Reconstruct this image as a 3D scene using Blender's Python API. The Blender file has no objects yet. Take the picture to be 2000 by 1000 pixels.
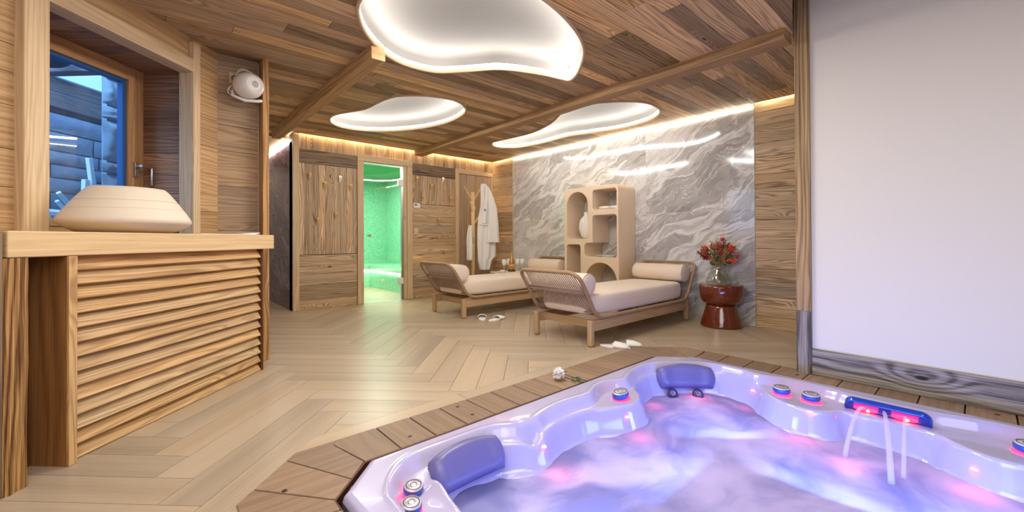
import bpy, bmesh, math, random
import numpy as np
from mathutils import Matrix, Vector, noise as mnoise
R = random.Random(11)
PI = math.pi
sc = bpy.context.scene
COL = sc.collection

# ------------------------------------------------------------------ camera
b_, pitch, roll, f_, syp = 0.8456, 0.0063071, 0.0047414, 812.51, 37.44
ADIR = Vector((math.sin(0.04878)*math.sin(b_)+math.cos(0.04878)*math.cos(b_), -math.sin(0.04878)*math.cos(b_)+math.cos(0.04878)*math.sin(b_), 0))
ANOR = Vector((-ADIR.y, ADIR.x, 0))
def cam_axis(X, Y, Z):
    x0 = X*math.cos(roll)+Z*math.sin(roll); z0 = -X*math.sin(roll)+Z*math.cos(roll)
    y1 = Y*math.cos(pitch)-z0*math.sin(pitch); z1 = Y*math.sin(pitch)+z0*math.cos(pitch)
    return Vector((x0*math.sin(b_)+y1*math.cos(b_), -x0*math.cos(b_)+y1*math.sin(b_), z1))
cr, cf, cu = cam_axis(1, 0, 0), cam_axis(0, 1, 0), cam_axis(0, 0, 1)
cd = bpy.data.cameras.new('camera'); cam = bpy.data.objects.new('camera', cd); COL.objects.link(cam)
M = Matrix((cr, cu, -cf)).transposed().to_4x4(); M.translation = (0, 0, 0.95)
cam.matrix_world = M
cd.sensor_width = 36; cd.lens = f_/2000*36; cd.shift_y = -syp/2000; cd.clip_start = 0.02
sc.camera = cam

# ------------------------------------------------------------------ look, world, added fill lights
sc.view_settings.view_transform = 'Standard'; sc.view_settings.look = 'None'
sc.view_settings.gamma = 1; sc.view_settings.use_curve_mapping = False
sc.view_settings.exposure = 0.38
sc.cycles.use_denoising = True
sc.cycles.max_bounces = 8; sc.cycles.diffuse_bounces = 5; sc.cycles.glossy_bounces = 4
sc.cycles.transmission_bounces = 6; sc.cycles.transparent_max_bounces = 8
sc.cycles.sample_clamp_indirect = 4; sc.cycles.caustics_reflective = False; sc.cycles.caustics_refractive = False
w = bpy.data.worlds.new('world'); sc.world = w; w.use_nodes = True
bg = w.node_tree.nodes['Background']; bg.inputs[0].default_value = (0.30, 0.55, 1.0, 1); bg.inputs[1].default_value = 1.8

def area(name, loc, size, power, color=(1, 1, 1), rot=(0, 0, 0), sy=None, spread=None):
    l = bpy.data.lights.new(name, 'AREA'); l.energy = power; l.color = color; l.size = size
    if sy: l.shape = 'RECTANGLE'; l.size_y = sy
    if spread: l.spread = spread
    o = bpy.data.objects.new(name, l); COL.objects.link(o); o.location = loc; o.rotation_euler = rot
    return o
def point(name, loc, power, color, r=0.03):
    l = bpy.data.lights.new(name, 'POINT'); l.energy = power; l.color = color; l.shadow_soft_size = r
    o = bpy.data.objects.new(name, l); COL.objects.link(o); o.location = loc
    return o
WARM = (1.0, 0.97, 0.925)
area('fill_rear', (-0.6, -0.4, 2.34), 2.2, 34, WARM)  # added fill behind the camera, no real fixture
area('cloud_fill', (1.9, 2.3, 2.42), 0.8, 30, (1, .97, .93))  # extra fill added inside the recess, besides its led strip
area('fill_entry', (0.2, 1.6, 2.34), 1.2, 15, WARM)  # unseen fill added to brighten the counter side
area('fill_spa', (1.5, -1.2, 2.36), 1.2, 13, (1, .97, .95))  # unseen fill added to brighten the tub side
area('room_fill_lamp', (0.35, 0.1, 1.9), 1.6, 19, (1, .96, .92), (math.radians(72), 0, -(PI/2-b_)))

# ------------------------------------------------------------------ helpers
def link(o, parent=None):
    COL.objects.link(o)
    if parent: o.parent = parent
    return o
def tag(o, label=None, cat=None, group=None, kind=None):
    if label: o['label'] = label
    if cat: o['category'] = cat
    if group: o['group'] = group
    if kind: o['kind'] = kind
    return o
def empty(name, loc=(0, 0, 0), rz=0, label=None, cat=None, group=None):
    o = bpy.data.objects.new(name, None); o.location = loc; o.rotation_euler.z = rz; o.empty_display_size = .1
    COL.objects.link(o)
    return tag(o, label, cat, group)
def dup(o, parent=None):
    c = o.copy(); COL.objects.link(c); c.parent = parent
    for ch in [x for x in bpy.data.objects if x.parent == o]:
        dup(ch, c)
    return c
def frame(origin, u, d):
    m = Matrix((Vector(u), Vector(d), Vector((0, 0, 1)))).transposed().to_4x4(); m.translation = origin
    return m
class MB:
    """collects shapes into one mesh; UV 'UV' runs in metres with u along the grain, UV 'R' holds two random numbers per board"""
    def __init__(s): s.v = []; s.f = []; s.uv = []; s.r = []; s.sm = []
    def add(s, verts, faces, uvs=None, rnd=None, smooth=False, T=None):
        n = len(s.v)
        if T is not None: verts = [T @ Vector(p) for p in verts]
        s.v += [tuple(p) for p in verts]
        r = rnd if rnd else (R.random(), R.random())
        for i, f in enumerate(faces):
            s.f.append([n+k for k in f])
            s.uv.append(uvs[i] if uvs else [(0, 0)]*len(f))
            s.r.append(r); s.sm.append(smooth)
    def box(s, a, c, grain=0, rnd=None, T=None, rot=None):
        """a, c = min and max corner; rot = rotation matrix about the box centre"""
        a = list(a); c = list(c)
        P = [Vector((x, y, z)) for x in (a[0], c[0]) for y in (a[1], c[1]) for z in (a[2], c[2])]
        F = [(0, 1, 3, 2), (4, 6, 7, 5), (0, 4, 5, 1), (2, 3, 7, 6), (0, 2, 6, 4), (1, 5, 7, 3)]
        ax = [0, 0, 1, 1, 2, 2]
        rn = rnd if rnd else (R.random(), R.random())
        uvs = []
        for f, nx in zip(F, ax):
            oth = [k for k in range(3) if k != nx]
            if grain in oth:
                g = grain; t = [k for k in oth if k != g][0]
            else: g, t = oth
            k = 1 if grain in oth else 0.05
            uvs.append([(P[i][g]*k, P[i][t]+0.37*nx) for i in f])
        if rot is not None:
            ce = Vector([(a[i]+c[i])/2 for i in range(3)])
            P = [ce+rot @ (p-ce) for p in P]
        s.add(P, F, uvs, rn, False, T)
    def grid(s, pts, closeu=False, closev=False, smooth=True, rnd=None, T=None, uvf=None):
        """pts[i][j]"""
        nu, nv = len(pts), len(pts[0]); V = [p for row in pts for p in row]; F = []; U = []
        for i in range(nu if closeu else nu-1):
            for j in range(nv if closev else nv-1):
                i2, j2 = (i+1) % nu, (j+1) % nv
                F.append((i*nv+j, i2*nv+j, i2*nv+j2, i*nv+j2))
                if uvf: U.append([uvf(i, j), uvf(i+1, j), uvf(i+1, j+1), uvf(i, j+1)])
        s.add(V, F, U or None, rnd, smooth, T)
    def tube(s, path, r, n=8, closed=False, caps=True, rnd=None, T=None, smooth=True):
        path = [Vector(p) for p in path]; N = len(path)
        rr = r if isinstance(r, (list, tuple)) else [r]*N
        rows = []; up = Vector((0, 0, 1)); L = 0; Ls = []
        prev = None
        for i, p in enumerate(path):
            if closed: t = path[(i+1) % N]-path[i-1]
            else: t = path[min(i+1, N-1)]-path[max(i-1, 0)]
            t.normalize()
            if prev is None:
                h = Vector((0, 0, 1)) if abs(t.z) < .9 else Vector((1, 0, 0))
                a = t.cross(h).normalized()
            else:
                a = (prev-t*prev.dot(t)).normalized()
            prev = a; bb = t.cross(a)
            if i: L += (p-path[i-1]).length
            Ls.append(L)
            rows.append([p+(a*math.cos(2*PI*k/n)+bb*math.sin(2*PI*k/n))*rr[i] for k in range(n)])
        Ls.append(L+.1)
        s.grid(rows, closeu=closed, closev=True, smooth=smooth, rnd=rnd, T=T, uvf=lambda i, j: (Ls[i], j*2*PI*rr[0]/n))
        if caps and not closed:
            s.add(rows[0], [tuple(range(n))], None, rnd, False, T); s.add(rows[-1], [tuple(range(n))[::-1]], None, rnd, False, T)
    def lathe(s, prof, n=32, T=None, smooth=True, rnd=None, c=(0, 0)):
        rows = [[Vector((c[0]+r*math.cos(2*PI*k/n), c[1]+r*math.sin(2*PI*k/n), z)) for k in range(n)] for r, z in prof]
        s.grid(rows, closev=True, smooth=smooth, T=T, rnd=rnd, uvf=lambda i, j: (j/n, i*.05))
    def ball(s, c, r, n=12, m=8, T=None, sc_=(1, 1, 1)):
        rows = [[Vector((c[0]+r*sc_[0]*math.sin(PI*i/m)*math.cos(2*PI*k/n), c[1]+r*sc_[1]*math.sin(PI*i/m)*math.sin(2*PI*k/n), c[2]+r*sc_[2]*math.cos(PI*i/m))) for k in range(n)] for i in range(m+1)]
        s.grid(rows, closev=True, T=T)
    def prism(s, poly, z0, z1, rnd=None, T=None, grain=True):
        n = len(poly); V = [(x, y, z0) for x, y in poly]+[(x, y, z1) for x, y in poly]
        F = [tuple(range(n))[::-1], tuple(range(n, 2*n))]+[(i, (i+1) % n, n+(i+1) % n, n+i) for i in range(n)]
        U = [[(V[k][0], V[k][1]) for k in f] for f in F]
        s.add(V, F, U, rnd, False, T)
    def build(s, name, mat, parent=None, bevel=0, seg=2, sub=0, solid=0, autosm=None):
        me = bpy.data.meshes.new(name)
        me.from_pydata(s.v, [], s.f)
        ul = me.uv_layers.new(name='UV'); rl = me.uv_layers.new(name='R')
        fu = np.array([c for f in s.uv for p in f for c in p], dtype=np.float32)
        fr = np.array([c for r, f in zip(s.r, s.f) for _ in f for c in r], dtype=np.float32)
        ul.data.foreach_set('uv', fu); rl.data.foreach_set('uv', fr)
        me.polygons.foreach_set('use_smooth', s.sm)
        me.materials.append(mat)
        bm = bmesh.new(); bm.from_mesh(me)
        bmesh.ops.remove_doubles(bm, verts=bm.verts, dist=1e-5)
        bmesh.ops.recalc_face_normals(bm, faces=bm.faces)
        bm.to_mesh(me); bm.free()
        o = bpy.data.objects.new(name, me); link(o, parent)
        if solid:
            m = o.modifiers.new('s', 'SOLIDIFY'); m.thickness = solid; m.offset = 0
        if bevel:
            m = o.modifiers.new('b', 'BEVEL'); m.width = bevel; m.segments = seg; m.limit_method = 'ANGLE'; m.angle_limit = math.radians(50)
        if sub:
            m = o.modifiers.new('u', 'SUBSURF'); m.levels = sub; m.render_levels = sub
        return o
def struct(o): o['kind'] = 'structure'; return o
def apply_boolean(o, prisms):
    cb = MB()
    for poly, z0, z1 in prisms: cb.prism(poly, z0, z1)
    c = cb.build('cut', M_WHITE)
    m = o.modifiers.new('x', 'BOOLEAN'); m.operation = 'DIFFERENCE'; m.object = c; m.solver = 'EXACT'
    bpy.context.view_layer.update()
    dg = bpy.context.evaluated_depsgraph_get()
    me = bpy.data.meshes.new_from_object(o.evaluated_get(dg))
    o.modifiers.clear(); o.data = me
    bpy.data.objects.remove(c)
def smooth_closed(pts, k=5):
    n = len(pts); out = []
    for i in range(n):
        p0, p1, p2, p3 = [Vector(pts[(i+j-1) % n]) for j in range(4)]
        for q in range(k):
            t = q/k
            out.append(tuple(.5*((2*p1)+(-p0+p2)*t+(2*p0-5*p1+4*p2-p3)*t*t+(-p0+3*p1-3*p2+p3)*t**3)))
    return out
def srgb(*c):
    return tuple(((x/255)/12.92 if x/255 <= .04045 else ((x/255+.055)/1.055)**2.4) for x in c)+(1,)

# ------------------------------------------------------------------ materials
class NT:
    def __init__(s, name):
        s.m = bpy.data.materials.new(name); s.m.use_nodes = True; s.t = s.m.node_tree; s.n = s.t.nodes
        s.p = s.n['Principled BSDF']
    def node(s, typ, ins=None, **kw):
        n = s.n.new(typ)
        for k, v in kw.items(): setattr(n, k, v)
        for k, v in (ins or {}).items(): s.set(n.inputs[k], v)
        return n
    def set(s, sock, v):
        if isinstance(v, bpy.types.NodeSocket): s.t.links.new(v, sock)
        elif isinstance(v, bpy.types.Node): s.t.links.new(v.outputs[0], sock)
        else: sock.default_value = v
    def math(s, op, a, b=0.0, c=0.0, clamp=False):
        n = s.node('ShaderNodeMath', {0: a, 1: b, 2: c}, operation=op); n.use_clamp = clamp; return n.outputs[0]
    def mix(s, fac, a, b, blend='MIX'):
        n = s.node('ShaderNodeMix', data_type='RGBA', blend_type=blend)
        s.set(n.inputs[0], fac); s.set(n.inputs[6], a); s.set(n.inputs[7], b); return n.outputs[2]
    def ss(s, x, lo, hi, a=0.0, b=1.0):
        n = s.node('ShaderNodeMapRange', {0: x, 1: lo, 2: hi, 3: a, 4: b}, interpolation_type='SMOOTHSTEP'); return n.outputs[0]
    def noise(s, vec, scale, detail=3, rough=.5, dist=0):
        return s.node('ShaderNodeTexNoise', {'Vector': vec, 'Scale': scale, 'Detail': detail, 'Roughness': rough, 'Distortion': dist})
    def comb(s, x, y, z=0.0): return s.node('ShaderNodeCombineXYZ', {0: x, 1: y, 2: z}).outputs[0]
    def sep(s, v): return s.node('ShaderNodeSeparateXYZ', {0: v}).outputs
    def bump(s, h, strength=.3, dist=.002):
        n = s.node('ShaderNodeBump', {'Height': h, 'Strength': strength, 'Distance': dist}); s.set(s.p.inputs['Normal'], n)
def plain(name, col, rough=.5, metal=0, spec=.5, coat=0, noise=0, nscale=20, bump=0, sheen=0, emit=None, es=0):
    k = NT(name); p = k.p
    p.inputs['Base Color'].default_value = col; p.inputs['Roughness'].default_value = rough; p.inputs['Metallic'].default_value = metal
    p.inputs['Specular IOR Level'].default_value = spec; p.inputs['Coat Weight'].default_value = coat
    if sheen: p.inputs['Sheen Weight'].default_value = sheen
    if noise or bump:
        tc = k.node('ShaderNodeTexCoord').outputs['Object']; nz = k.noise(tc, nscale, 4)
        if noise:
            dark = tuple(c*(1-noise) for c in col[:3])+(1,)
            k.set(p.inputs['Base Color'], k.mix(nz.outputs[0], dark, tuple(min(1, c*(1+noise*.5)) for c in col[:3])+(1,)))
        if bump: k.bump(nz.outputs[0], bump, .004)
    if emit: p.inputs['Emission Color'].default_value = emit; p.inputs['Emission Strength'].default_value = es
    return k.m
def wood(name, light, dark, lo=.6, hi=1.12, hue=None, huemix=.5, contrast=.7, rough=.6, rings=26, knots=1.0, fine=.5, bump=.35, vs=7.0, knot=None):
    """grain follows UV u; each board gets its own brightness and tint from UV layer R"""
    k = NT(name)
    uv = k.node('ShaderNodeUVMap', uv_map='UV').outputs[0]; rr = k.sep(k.node('ShaderNodeUVMap', uv_map='R').outputs[0])
    u, v, _ = k.sep(uv)
    r1, r2 = rr[0], rr[1]
    U = k.math('ADD', u, k.math('MULTIPLY', r1, 53.0)); V = k.math('ADD', v, k.math('MULTIPLY', r2, 31.0))
    z = k.math('MULTIPLY', r1, 17.0)
    # knots
    vor = k.node('ShaderNodeTexVoronoi', {'Vector': k.comb(k.math('MULTIPLY', U, 1.3), k.math('MULTIPLY', V, 4.2), z), 'Scale': 1.0, 'Randomness': 1.0})
    kd = vor.outputs['Distance']
    kb = k.ss(kd, .0, .28, 1.0, 0.0)
    # grain field: stretched noise whose contour lines are the growth rings
    n1 = k.noise(k.comb(k.math('MULTIPLY', U, .75), k.math('MULTIPLY', V, vs), z), 1.0, 2.5, .45, .25).outputs[0]
    fld = k.math('ADD', k.math('ADD', k.math('MULTIPLY', n1, .55), k.math('MULTIPLY', V, 2.4)), k.math('MULTIPLY', kb, .16*knots))
    if knot:
        kx = k.math('MULTIPLY', k.math('SUBTRACT', u, knot[0]), .42); ky = k.math('SUBTRACT', v, knot[1])
        kdd = k.math('SQRT', k.math('ADD', k.math('POWER', k.math('ABSOLUTE', kx), 2.0), k.math('POWER', k.math('ABSOLUTE', ky), 2.0)))
        fld = k.math('ADD', fld, k.ss(kdd, 0.0, .11, .42, 0.0))
    rg = k.math('SINE', k.math('MULTIPLY', fld, rings*5.5))
    rg = k.math('POWER', k.math('MULTIPLY_ADD', rg, .5, .5), 1.8)
    fn = k.noise(k.comb(k.math('MULTIPLY', U, 3.0), k.math('MULTIPLY', V, 190.0), z), 1.0, 3, .6).outputs[0]
    fn2 = k.noise(k.comb(k.math('MULTIPLY', U, .9), k.math('MULTIPLY', V, 22.0), z), 1.0, 4, .6).outputs[0]
    g = k.math('ADD', k.math('MULTIPLY', rg, contrast*.62), k.math('MULTIPLY', k.ss(fn, .40, .62), fine*.5))
    g = k.math('ADD', g, k.math('MULTIPLY', k.ss(fn2, .4, .75), .35*contrast), clamp=True)
    col = k.mix(g, light, dark)
    if hue: col = k.mix(k.math('MULTIPLY', r2, huemix), col, k.mix(g, hue, tuple(c*.45 for c in hue[:3])+(1,)))
    val = k.math('MULTIPLY_ADD', r1, hi-lo, lo)
    col = k.mix(1.0, col, k.comb(val, val, val), 'MULTIPLY')
    if knots:
        km = k.math('MULTIPLY', k.ss(kd, .02, .06, .9, 0.0), min(1, knots))
        col = k.mix(km, col, tuple(c*.22 for c in dark[:3])+(1,))
    if knot: col = k.mix(k.ss(kdd, .008, .017, .95, 0.0), col, tuple(c*.15 for c in dark[:3])+(1,))
    k.set(k.p.inputs['Base Color'], col)
    k.p.inputs['Roughness'].default_value = rough
    k.p.inputs['Specular IOR Level'].default_value = .35
    if bump: k.bump(k.math('SUBTRACT', 1.0, g), bump, .003)
    return k.m
M_WHITE = plain('white_plaster', srgb(215, 210, 203), .85, noise=.05, nscale=3)
M_OLD = wood('reclaimed_wood', srgb(226, 192, 144), srgb(120, 84, 50), .68, 1.25, srgb(190, 170, 144), .7, .95)
M_CEIL = wood('ceiling_wood', srgb(222, 184, 128), srgb(104, 74, 44), .50, 1.5, srgb(184, 160, 130), .8, .85, rings=20, vs=9)
M_TRIM = wood('light_larch', srgb(220, 194, 154), srgb(172, 134, 92), .9, 1.08, None, .3, .5, rings=18, knots=.7)
M_TOP = wood('worktop_larch', srgb(222, 192, 144), srgb(186, 146, 96), .98, 1.02, None, .3, .35, rings=12, knots=.5)
M_SLAT = wood('slat_larch', srgb(222, 180, 122), srgb(150, 104, 56), .84, 1.08, srgb(196, 174, 138), .6, .75, rings=20, knots=.8, vs=10)
M_DARK = wood('dark_stained_wood', srgb(122, 74, 34), srgb(46, 22, 8), .8, 1.1, None, .3, .9, rings=18)
M_DARKER = wood('brown_side_board', srgb(168, 118, 66), srgb(90, 54, 24), .9, 1.05, None, .3, .6, rings=8)
M_GREY = wood('grey_light_cast_wood', srgb(182, 174, 164), srgb(84, 76, 70), .85, 1.08, None, .3, .9, rings=7, fine=1.0, bump=.6, vs=5)  # cool cast of the light put into the wood colour
M_DBEAM = wood('brown_grey_beam', srgb(146, 122, 94), srgb(62, 45, 30), .85, 1.05, None, .3, .9, rings=14)
M_BEAM = wood('hewn_beam', srgb(198, 160, 112), srgb(116, 82, 50), .85, 1.1, None, .3, .6, rings=8, knots=.5)
M_LOG = wood('rough_hewn_post', srgb(204, 158, 96), srgb(92, 54, 20), .95, 1.05, None, .3, 1.0, rings=14, fine=1.0, bump=1.0)
M_DECK = wood('deck_board', srgb(158, 130, 104), srgb(112, 86, 64), .78, 1.08, srgb(150, 126, 108), .6, .4, rings=8, knots=.35, rough=.5, bump=.15)
M_OAK = wood('oak_frame', srgb(190, 158, 118), srgb(152, 116, 76), .95, 1.05, None, .3, .35, rings=8, knots=.0, rough=.45, bump=.1)
M_PALE = wood('pale_pole_wood', srgb(226, 194, 148), srgb(196, 158, 108), .97, 1.03, None, .3, .3, rings=6, knots=0, rough=.5, bump=.1)
M_FLOOR = wood('floor_tile', srgb(197, 175, 147), srgb(166, 143, 117), .8, .97, srgb(184, 168, 148), .6, .5, rings=1.6, knots=.0, rough=.33, fine=.35, bump=.08, vs=4)
M_GAP = plain('joint_shadow', srgb(70, 55, 42), .9)
M_GROUT = plain('grout', srgb(150, 130, 105), .9)
M_LED = plain('led_white', (1, 1, 1, 1), emit=(1, .98, .94, 1), es=60)
M_LEDW = plain('led_warm', (1, 1, 1, 1), emit=(1, .76, .46, 1), es=55)
M_LEDM = plain('led_marble', (1, 1, 1, 1), emit=(1, .92, .78, 1), es=22)
M_STEEL = plain('brushed_steel', srgb(190, 188, 184), .28, 1)
M_CHROME = plain('chrome', srgb(225, 225, 228), .1, 1)
M_BLACK = plain('black_plastic', srgb(22, 22, 25), .4)
M_WPLAST = plain('white_plastic', srgb(226, 220, 210), .35)
M_FABRIC = plain('cream_fabric', srgb(228, 208, 184), .9, noise=.06, nscale=160, bump=.12, sheen=.3)
M_TERRY = plain('white_terry', srgb(240, 236, 228), .95, noise=.05, nscale=220, bump=.5, sheen=.4)
M_CORD = plain('taupe_cord', srgb(150, 122, 98), .75, noise=.2, nscale=300)
M_SHELF = plain('sand_plaster', srgb(224, 200, 168), .7, noise=.08, nscale=4, bump=.06)
M_CERAM = plain('matte_white_ceramic', srgb(236, 228, 216), .6, noise=.04, nscale=8, bump=.08)
M_BOWL = plain('pale_stoneware', srgb(220, 205, 182), .75, noise=.05, nscale=5)
M_RED = plain('oxblood_glaze', srgb(110, 44, 16), .1, coat=.6, noise=.25, nscale=7)
M_CLOUD = plain('cloud_plaster', srgb(124, 119, 113), .9, noise=.06, nscale=2)
def marble(name, lo, mid, hi, rough=.08, tilt=.55):
    k = NT(name); uv = k.node('ShaderNodeUVMap', uv_map='UV').outputs[0]
    r = k.sep(k.node('ShaderNodeUVMap', uv_map='R').outputs[0])
    u, v, _ = k.sep(uv)
    z = k.math('MULTIPLY', r[0], 9.0)
    P = k.comb(k.math('MULTIPLY_ADD', u, math.cos(tilt), k.math('MULTIPLY', v, -math.sin(tilt))), k.math('MULTIPLY_ADD', u, math.sin(tilt), k.math('MULTIPLY', v, math.cos(tilt))), z)
    w1 = k.noise(P, 1.6, 3, .5); 
    off = k.node('ShaderNodeVectorMath', {0: w1.outputs['Color'], 1: (.5, .5, .5)}, operation='SUBTRACT')
    off = k.node('ShaderNodeVectorMath', {0: off, 3: .55}, operation='SCALE')
    Q = k.node('ShaderNodeVectorMath', {0: P, 1: off}, operation='ADD')
    Q = k.node('ShaderNodeVectorMath', {0: Q, 1: (.55, 2.5, 1)}, operation='MULTIPLY')
    n = k.noise(Q, 1.0, 6, .5, .9).outputs[0]
    ramp = k.node('ShaderNodeValToRGB', {0: n}); e = ramp.color_ramp.elements
    e[0].position = .27; e[0].color = lo; e[1].position = .72; e[1].color = hi
    for p_, c_ in ((.40, mid), (.45, tuple(a*.8 for a in mid[:3])+(1,)), (.49, hi), (.54, mid), (.60, tuple(.5*(a+b) for a, b in zip(mid, hi)))):
        x = e.new(p_); x.color = c_
    n2 = k.noise(Q, 2.6, 6, .6, .8).outputs[0]
    vein = k.ss(k.math('ABSOLUTE', k.math('SUBTRACT', n2, .5)), .0, .012, 1.0, 0.0)
    col = k.mix(k.math('MULTIPLY', vein, .6), ramp.outputs[0], tuple(min(1, c*1.25) for c in hi[:3])+(1,))
    n3 = k.noise(Q, 1.9, 5, .6, .5).outputs[0]
    dv = k.ss(k.math('ABSOLUTE', k.math('SUBTRACT', n3, .46)), .0, .01, 1.0, 0.0)
    col = k.mix(k.math('MULTIPLY', dv, .5), col, lo)
    k.set(k.p.inputs['Base Color'], col); k.p.inputs['Roughness'].default_value = rough
    k.p.inputs['Specular IOR Level'].default_value = .6
    return k.m
M_MARB = marble('grey_wave_marble', srgb(136, 132, 126), srgb(182, 177, 170), srgb(224, 220, 213))
M_MARBD = marble('dark_marble', srgb(38, 28, 40), srgb(84, 64, 86), srgb(150, 126, 150), .07, -.6)
def mosaic():
    k = NT('green_mosaic'); tc = k.node('ShaderNodeTexCoord').outputs['Object']
    sx = k.node('ShaderNodeVectorMath', {0: tc, 3: 58.0}, operation='SCALE')
    fl = k.node('ShaderNodeVectorMath', {0: sx}, operation='FLOOR')
    wn = k.node('ShaderNodeTexWhiteNoise', {'Vector': fl}, noise_dimensions='3D').outputs[0]
    c = k.mix(wn, srgb(122, 198, 160), srgb(170, 220, 192))
    fr = k.sep(k.node('ShaderNodeVectorMath', {0: sx}, operation='FRACTION'))
    ed = k.math('MINIMUM', k.math('MINIMUM', fr[0], fr[1]), fr[2])
    k.set(k.p.inputs['Base Color'], k.mix(k.ss(ed, .03, .08, .25, 0.0), c, srgb(190, 220, 200)))
    k.p.inputs['Roughness'].default_value = .25
    return k.m
M_MOS = mosaic()
M_GREENC = plain('steam_ceiling', srgb(70, 170, 105), .5)
def glass(name, tint=(1, 1, 1, 1), rough=0.0, op=.9):
    k = NT(name); g = k.node('ShaderNodeBsdfGlossy', {'Color': (1, 1, 1, 1), 'Roughness': .01}); t = k.node('ShaderNodeBsdfTransparent', {'Color': tint})
    lw = k.node('ShaderNodeLayerWeight', {'Blend': .5}); fr = k.math('MULTIPLY_ADD', k.math('POWER', lw.outputs['Facing'], 5.0), .9, .045); mx = k.node('ShaderNodeMixShader', {0: fr, 1: t.outputs[0], 2: g.outputs[0]})
    out = [n for n in k.n if n.type == 'OUTPUT_MATERIAL'][0]; k.t.links.new(mx.outputs[0], out.inputs[0])
    return k.m
M_GLASS = glass('clear_glass', (.96, 1, .98, 1)); M_WINGL = glass('window_glass', (.8, .9, 1, 1)); M_SMOKE = glass('smoky_glass', (.9, .93, .92, 1))

# ------------------------------------------------------------------ room numbers
CZ, YB, XM, NW = 2.40, 6.15, 4.96, 2.42
FB = frame((0, YB, 0), (1, 0, 0), (0, -1, 0)); FM = frame((XM, 0, 0), (0, 1, 0), (-1, 0, 0))
FW = frame(ANOR*NW, ADIR, -ANOR); YP = 3.90; FP = frame((0, YP, 0), (1, 0, 0), (0, -1, 0)); FX = frame((3.46, 0, 0), (0, 1, 0), (-1, 0, 0))
FA = frame((0, 0, 0), ADIR, ANOR)          # local (t, n, z) along the window wall
def boards(mb, T, u0, u1, z0, z1, orient, bw, d0=0.0, d1=.02, gap=.003, jit=.25, split=0, bwid=None):
    a0, a1 = (z0, z1) if orient == 'h' else (u0, u1); c0, c1 = (u0, u1) if orient == 'h' else (z0, z1)
    n = max(1, round((a1-a0)/bw)); es = [a0+(a1-a0)*i/n+(R.uniform(-jit, jit)*bw if 0 < i < n else 0) for i in range(n+1)]
    for i in range(n):
        cuts = [c0, c1]
        if split and c1-c0 > split: 
            x = c0+R.uniform(.3, 1)*split; cuts = [c0]
            while x < c1-.3: cuts.append(x); x += R.uniform(.7, 1.3)*split
            cuts.append(c1)
        for p, q in zip(cuts, cuts[1:]):
            dd = d1-R.uniform(0, .003)
            if orient == 'h': mb.box((p+gap/2, d0, es[i]+gap/2), (q-gap/2, dd, es[i+1]-gap/2), 0, None, T)
            else: mb.box((es[i]+gap/2, d0, p+gap/2), (es[i+1]-gap/2, dd, q-gap/2), 2, None, T)

# ------------------------------------------------------------------ floor and deck
DO = [(.25, -1.3), (.25, 1.775), (.505, 2.03), (3.215, 2.03), (3.535, 1.71), (3.535, -1.3)]      # outer edge of the deck
HO = [(.52, -1.05), (.52, 1.568), (.708, 1.756), (3.050, 1.756), (3.283, 1.523), (3.283, -1.05)]  # hole for the tub
mb = MB(); Wd, Ld = .165, .99
for s in range(-80, 80):
    for m in range(-12, 12):
        for typ in (0, 1):
            if typ == 0: x0, y0, dx, dy = s*Wd+m*2*Ld, s*Wd, Ld, Wd
            else: x0, y0, dx, dy = s*Wd+Ld+m*2*Ld, s*Wd+Wd-Ld, Wd, Ld
            x0 += .45; y0 += .2
            ce = FA @ Vector((x0+dx/2, y0+dy/2, 0))
            if not (-2.4 < ce.x < 5.4 and -2.9 < ce.y < 9.3): continue
            g = .0012
            mb.box((x0+g, y0+g, -.03), (x0+dx-g, y0+dy-g, 0), typ, None, FA)
fl = struct(mb.build('floor', M_FLOOR))
apply_boolean(fl, [([(x-.13*(i in (0, 1, 2)) if i in (0, 1) else x, y) for i, (x, y) in enumerate(DO)], -.2, .2)] if False else [([(.25, -1.3), (.25, 1.775), (.505, 2.03), (.62, 2.145), (3.262, 2.145), (3.535, 1.87), (3.535, -1.3)], -.2, .2)])
mb = MB(); mb.box((-2.6, -3.2, -.06), (.26, 9.5, -.03)); mb.box((.2, 2.0, -.06), (5.6, 9.5, -.03)); mb.box((3.4, -3.2, -.06), (5.6, 2.1, -.03)); mb.box((.2, -3.2, -.06), (3.5, -1.29, -.03))
struct(mb.build('floor_bed', M_GROUT))
mb = MB()   # border plank row beside the deck
xs = [.62, 1.45, 2.42, 3.25]
mb.prism([(.505, 2.032), (.62, 2.144), (1.447, 2.144), (1.447, 2.032)], -.03, 0)
for a, c in ((1.45, 2.417), (2.42, 3.213)): mb.prism([(a, 2.032), (c, 2.032), (c, 2.144), (a, 2.144)], -.03, 0)
mb.prism([(3.217, 2.032), (3.26, 2.144), (3.535, 1.868), (3.535, 1.714)], -.03, 0)
struct(mb.build('floor_border', M_FLOOR))
# deck: one mesh of short boards laid across the edge
mb = MB(); bw = .1835; g = .0034; zt = .006
def dboard(poly, grain_y):
    n = len(poly); V = [(x, y, -.02) for x, y in poly]+[(x, y, zt) for x, y in poly]
    F = [tuple(range(n))[::-1], tuple(range(n, 2*n))]+[(i, (i+1) % n, n+(i+1) % n, n+i) for i in range(n)]
    U = [[((V[k][1], V[k][0]) if grain_y else (V[k][0], V[k][1])) for k in f] for f in F]
    mb.add(V, F, U)
x = .708
dboard([(.708+g, 1.756), (.876-g, 1.756), (.876-g, 2.03), (.69, 2.03), (.66, 1.99)], True)
x = .876
while x < 3.05-.05:
    x2 = min(x+bw, 3.05); dboard([(x+g, 1.756), (x2-g, 1.756), (x2-g, 2.03), (x+g, 2.03)], True); x = x2
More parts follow.
